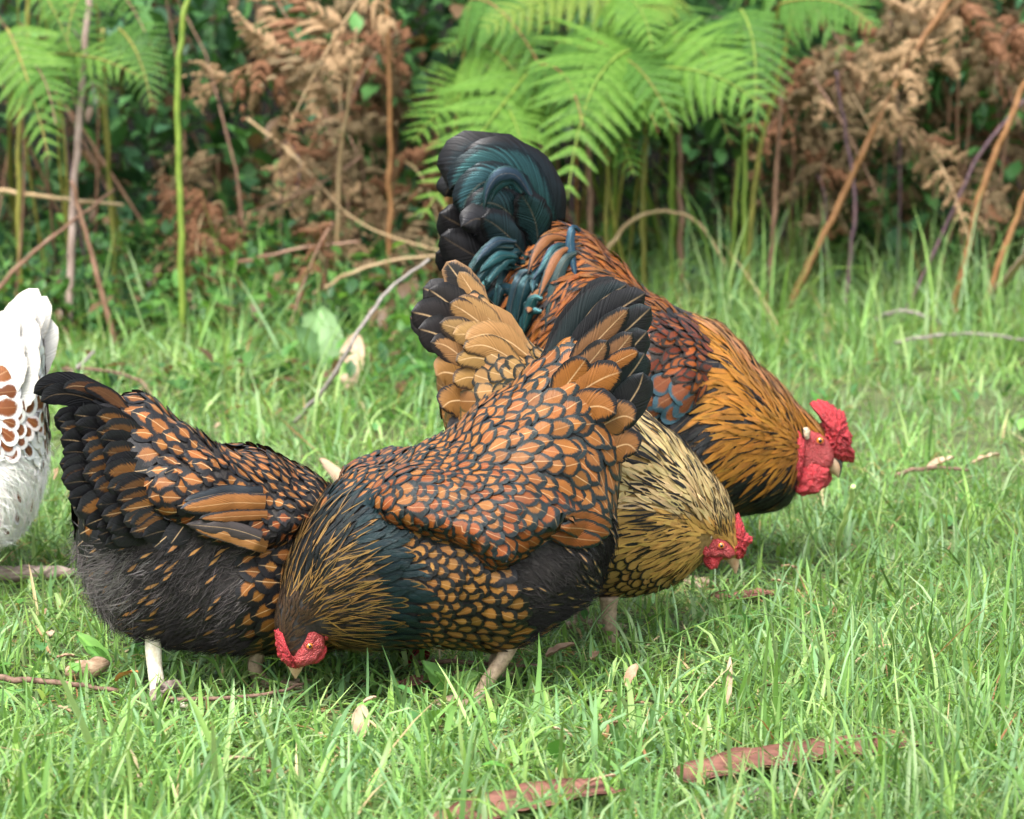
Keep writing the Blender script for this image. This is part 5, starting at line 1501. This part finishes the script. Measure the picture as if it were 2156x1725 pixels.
# withered brown fronds
frond('withered_fern', (700, 100, 6.6), (560, 100, 6.5), (395, 210, 6.4), .18, 'tan', 'pale tan withered frond spread out at the upper left', dead=True, seed=101, stem=(820, 480), stem_key='orange', pairs=11)
frond('withered_fern', (790, -40, 6.7), (700, 60, 6.6), (610, 265, 6.4), .17, 'tan', 'tan withered frond hanging left of the dark hollow', dead=True, seed=102, stem=(860, 520), stem_key='tan', pairs=11)
frond('withered_fern', (1880, 250, 6.9), (1985, 290, 6.8), (2045, 520, 6.6), .09, 'tan', 'curled tan withered frond twisting down at the right', dead=True, seed=103, stem=(2020, 560), stem_key='tan', pairs=16)
frond('withered_fern', (2060, -20, 6.8), (1900, 90, 6.7), (1850, 260, 6.6), .17, 'tan', 'tan withered frond hanging from the slanting cane', dead=True, seed=104, stem=(2100, 560), stem_key='orange', pairs=12)
frond('withered_fern', (760, 330, 6.8), (650, 420, 6.7), (440, 470, 6.6), .09, 'brown', 'brown withered frond lying low behind the dark hen', dead=True, seed=105, stem=(800, 560), stem_key='brown', pairs=12)
frond('withered_fern', (700, 470, 6.3), (650, 540, 6.2), (610, 690, 6.1), .06, 'rust', 'small rusty dead frond above the pale green leaf', dead=True, seed=106, stem=(640, 720), stem_key='brown', pairs=10)
frond('withered_fern', (1700, 150, 6.9), (1780, 250, 6.8), (1850, 420, 6.7), .1, 'brown', 'brown withered frond beside the purple twig', dead=True, seed=107, stem=(1760, 560), stem_key='brown', pairs=12)
for i in range(60):
    z = rf.random()
    if z < .3: bx, by = rf.uniform(560, 900), rf.uniform(-60, 420)
    elif z < .78: bx, by = rf.uniform(1640, 2180), rf.uniform(-60, 400)
    else: bx, by = rf.uniform(400, 860), rf.uniform(280, 520)
    Y = rf.uniform(7.0, 7.9) if z < .78 else rf.uniform(6.75, 7.2); s = rf.choice((-1, 1))
    frond('withered_fern', (bx, by, Y), (bx + s * 70, by + 10, Y - .1), (bx + s * rf.uniform(20, 150), by + rf.uniform(80, 220), Y - .2), rf.uniform(.08, .15), rf.choice(['brown', 'rust', 'tan', 'brown']),
          'crumpled brown dead frond tangled with others in the undergrowth', group='tangled dead fronds', dead=True, seed=140 + i, pairs=9, stem_r=.004, stem_key=rf.choice(['brown', 'brown', 'purple', 'tan']))

# single stems and canes
def cane(pts, r, key, label, taper=.75, seed=0):
    """pts (px, py) from foot to top; the foot stands on the ground, the rest rises from there"""
    f = ground_at(*pts[0]); 
    for _ in range(6):
        f = ground_at(*pts[0], z=ground_h(f[0], f[1]))
    Y = min(f[1], 6.72)
    pts = list(pts)
    if f[1] > Y:                                        # the foot is hidden in the long grass nearer by
        (x0, y0), (x1, y1) = pts[0][:2], pts[1][:2]
        yg = float(proj(np.array([[0, Y, ground_h(0, Y)]]))[0][1])
        pts.insert(0, (x0 + (x0 - x1) * (yg - y0) / (y0 - y1), yg))
    P = [(p[0], p[1], Y + (p[2] if len(p) > 2 else 0)) for p in pts]
    return twig('bracken_cane', P, r, stem_mats[key], label, 'stem', taper=taper, seed=seed, Y=Y)
cane([(385, 742), (380, 450), (374, 200), (384, 60), (405, -60)], .0075, 'green', 'tall bright green stem standing alone left of the brown ferns', seed=1)
cane([(143, 722), (152, 480), (168, 230), (185, 20), (190, -60)], .0085, 'pink', 'tall pale pinkish dead stem at the left', seed=2)
cane([(42, 610), (40, 300), (58, 60), (60, -60)], .0065, 'olive', 'olive green stem near the left edge', seed=3)
cane([(240, 540), (226, 300), (216, 60)], .006, 'olive', 'thin olive stem between the pink and the green stem', seed=4)
cane([(820, 500), (821, 250), (815, 0), (812, -60)], .007, 'orange', 'straight orange brown dead stem left of the rooster\'s tail', seed=5)
cane([(1243, 540), (1240, 350), (1230, 200)], .0075, 'brown', 'brown dead stem just right of the rooster\'s tail', seed=6)
cane([(1415, 625), (1414, 420), (1412, 240), (1400, 100)], .0065, 'green', 'yellow green stem rising behind the rooster\'s back', seed=7)
cane([(1434, 590), (1432, 400), (1428, 260)], .008, 'brown', 'brown dead stem close beside the yellow green one', seed=8)
cane([(1536, 668), (1545, 480), (1556, 330)], .006, 'green', 'slim green stem, left one of the tall green pair', seed=9)
cane([(1567, 680), (1567, 450), (1566, 240), (1550, 60)], .0075, 'green', 'bright green stem, right one of the tall green pair', seed=10)
cane([(1575, 560), (1595, 340), (1640, 160), (1670, 20)], .007, 'olive', 'olive stem curving up to the right behind the green pair', seed=11)
cane([(1620, 640), (1632, 400), (1645, 200)], .007, 'brown', 'reddish brown stem right of the green pair', seed=12)
cane([(1705, 555), (1790, 380), (1850, 250), (1940, 90), (2010, -20)], .0085, 'orange', 'long orange brown cane slanting to the upper right', seed=13)
cane([(2030, 560), (2062, 415), (2110, 290), (2170, 150)], .009, 'orange', 'orange cane slanting out at the right edge', seed=14)
cane([(2085, 610), (2120, 510), (2180, 360)], .008, 'orange', 'lower orange cane slanting at the right edge', seed=15)
cane([(1790, 540), (1800, 420), (1775, 250), (1760, 150)], .0055, 'purple', 'thin dark purple bramble twig among the brown ferns', seed=16)
cane([(1990, 480), (2060, 330), (2140, 230), (2200, 170)], .005, 'purple', 'dark purple twig slanting behind the curled tan frond', seed=17)
cane([(1280, 600), (1276, 450), (1282, 330)], .006, 'olive', 'olive stem beneath the pointed bracken frond', seed=18)
cane([(1356, 600), (1352, 430), (1362, 290)], .0055, 'olive', 'thin olive stem behind the rooster\'s saddle', seed=19)
cane([(250, 745), (215, 620), (175, 470), (150, 380)], .0065, 'brown', 'grey brown dead stem leaning left behind the dark hen', seed=20)
cane([(710, 500), (715, 340), (735, 200), (752, 60)], .0055, 'tan', 'pale thin stem slanting through the brown ferns', seed=21)
cane([(940, 640), (935, 480), (940, 400)], .007, 'orange', 'short orange stem just behind the rooster\'s tail', seed=22)
twig('bracken_cane', [(520, 250, 6.9), (620, 330, 6.8), (720, 440, 6.7), (800, 490, 6.6), (930, 530, 6.5)], .0034, stem_mats['tan'], 'bent tan stem arching down to the rooster\'s tail', 'stem', Y=6.7, seed=23)
twig('bracken_cane', [(660, 620, 6.4), (740, 575, 6.4), (830, 548, 6.4), (930, 538, 6.4)], .0048, stem_mats['tan'], 'low tan stem bending towards the rooster\'s tail', 'stem', Y=6.4, seed=24)
twig('bracken_cane', [(-30, 398, 6.8), (80, 412, 6.7), (160, 422, 6.6), (260, 432, 6.6)], .006, stem_mats['tan'], 'tan stem lying across the others at the left edge', 'stem', Y=6.7, seed=25)
twig('bracken_cane', [(1275, 530, 6.6), (1330, 465, 6.6), (1400, 445, 6.6), (1470, 470, 6.6), (1530, 560, 6.6)], .005, stem_mats['tan'], 'pale tan grass stem bowed over behind the rooster', 'stem', Y=6.6, seed=26)
twig('bracken_cane', [(480, 560, 6.6), (560, 540, 6.5), (650, 520, 6.5), (760, 510, 6.5)], .005, stem_mats['brown'], 'reddish fallen stem behind the dark hen', 'stem', Y=6.5, seed=27)
twig('bracken_cane', [(-30, 640, 6.3), (40, 560, 6.3), (110, 500, 6.3), (240, 400, 6.5)], .0055, stem_mats['brown'], 'brown stem leaning right from the left edge', 'stem', Y=6.4, seed=28)

# broad pale leaf and other leafy weeds in front of the ferns
M['leafy'] = attr_leaf_mat('leafy', rough=.5, spec=.35, transl=.3, vary=.2, scale=30, hue=(1, 1, .6))
def big_leaf(V, F, C, P, d, L, W, col, nrm, wav=.05, seed=0):
    d = unit(d); s = unit(np.cross(d, nrm)); nn = np.cross(s, d)
    k = len(V); t = np.linspace(0, 1, 12); a = np.linspace(-1, 1, 7)
    for ti in t:
        w = max(.02, math.sin(min(1, ti * .93 + .07) * math.pi) ** .75) * (1 + .08 * math.sin(ti * 40))
        for aj in a:
            V.append(P + d * L * ti + s * W / 2 * w * aj + nn * (.12 * W * abs(aj) - .25 * L * ti * ti + wav * W * nz((ti * 5, aj * 2, seed))))
            C.append((*(col if abs(aj) > .1 else tuple(min(1, c * 1.5) for c in col)), 1))
    for i in range(11):
        for j in range(6):
            b = k + i * 7 + j
            F.append([b, b + 1, b + 8, b + 7])
def weed(px, py, n, L, W, col, label, seed, el=(.3, 1.2), group=None, name='broad_leaf_weed', az0=None):
    r = random.Random(seed)
    b = ground_at(px, py)
    root = empty(name, b); tag(root, label, 'weed', group)
    for i in range(n):
        V, F, C = [], [], []
        a = r.uniform(0, 6.28) if az0 is None else az0 + r.gauss(0, .5); e = r.uniform(*el)
        d = np.array((math.cos(a) * math.cos(e), math.sin(a) * math.cos(e), math.sin(e)))
        big_leaf(V, F, C, b + np.array((0, 0, .005)), d, L * r.uniform(.6, 1.1), W * r.uniform(.7, 1.1), vary(col, .15), np.array((0.05, -.3, 1.0)) + 1e-3, seed=seed + i)
        mk('leaf', np.array(V), np.array(F), M['leafy'], root, attrs={'tint': ('FLOAT_COLOR', np.array(C))}, origin=b)
    return root
weed(672, 800, 2, .19, .10, (.15, .27, .11), 'large pale green leaf standing upright beside the grey stick', 3, (1.25, 1.45))
weed(640, 700, 4, .14, .09, (.12, .32, .05), 'low weed with broad fresh green leaves behind the pale leaf', 5)
weed(1050, 560, 5, .16, .1, (.06, .2, .04), 'dark green leafy weed in the shade left of the rooster', 6)
weed(560, 660, 6, .13, .09, (.11, .3, .05), 'bright green leafy weed behind the dark hen\'s back', 7)
weed(480, 690, 5, .11, .08, (.10, .28, .05), 'round leaved weed between the green stem and the dead fronds', 8)
weed(900, 610, 7, .15, .1, (.09, .27, .05), 'fresh green leafy weed close behind the rooster\'s tail', 9)
weed(800, 600, 7, .15, .1, (.08, .25, .05), 'green leafy weed under the bent tan stems', 10)
weed(232, 1420, 3, .06, .03, (.13, .31, .06), 'small leafy weed beside the dark hen\'s leg', 11, (.5, 1.3))
weed(950, 1480, 3, .06, .045, (.2, .4, .1), 'small round leaved weed in front of the pecking hen', 12, (.6, 1.3))
rwd = random.Random(31)
for i in range(16):
    weed(rwd.uniform(0, 900), rwd.uniform(560, 740), rwd.randint(4, 7), rwd.uniform(.07, .13), rwd.uniform(.05, .08), rwd.choice([(.09, .24, .045), (.07, .2, .05), (.12, .28, .05)]),
         'low green leafy weed among the grass and dead stems at left', 60 + i, group='leafy weeds before the dead ferns')
weed(1720, 560, 5, .14, .09, (.07, .22, .05), 'dark leafy weed at the foot of the slanting cane', 13)

# undergrowth: the mass of dark leaves behind everything
ru = np.random.default_rng(77)
def place_under(r):
    x = (r.random() * 2 - 1) * 2.6; y = 7.15 - .75 * min(1, max(0, (.1 - x) / .3)) + 2.3 * r.random() ** 1.1
    top = (1.25 if y > 7.1 else .38) * (.55 + .45 * (lean_noise(x, y, 1.4, 3) + .6)) + (y - 7.2) * .45
    z = ground_h(x, y) + max(.05, top) * r.random() ** .8
    dens = lean_noise(x * 1.0, z * 1.6, 2.6, 9.0) + .35 * lean_noise(x, y, 6, 2)
    if dens < -.4: return None, 1
    return np.array((x, y, z)), 1.0
V, F, C = leaf_mesh(42000, ru, place_under, [(.032, .095, .03), (.05, .14, .038), (.02, .06, .024), (.075, .19, .055), (.045, .12, .055), (.09, .22, .06), (.11, .066, .033)], (.03, .085), 0, upr=.7)
u_ = mk('undergrowth', V, F, M['leafy'], attrs={'tint': ('FLOAT_COLOR', C)})
tag(u_, 'dense dark leafy undergrowth behind the bracken', 'undergrowth', kind='stuff')
# fine dead stalks standing in it
V, F, n = [], [], 0
for i in range(150):
    x = (ru.random() * 2 - 1) * 2.6; y = 6.9 + 2.0 * ru.random()
    b = np.array((x, y, ground_h(x, y))); L = .35 + .8 * ru.random()
    d = unit((ru.normal(0, .35), ru.normal(0, .2), 1)); d2 = unit(d + np.array((ru.normal(0, .4), ru.normal(0, .2), -.3)))
    v, f = tube_data(np.array([b, b + d * L * .5, b + d * L * .8 + d2 * L * .15, b + d * L * .85 + d2 * L * .45]), np.array((.004, .0032, .0024, .001)), 5, False)
    V.append(v); F.append(f + n); n += len(v)
s_ = mk('dead_stalks', np.vstack(V), np.vstack(F), stem_mats['brown'])
tag(s_, 'tangle of thin dead stalks in the dark undergrowth', 'stalks', kind='stuff')
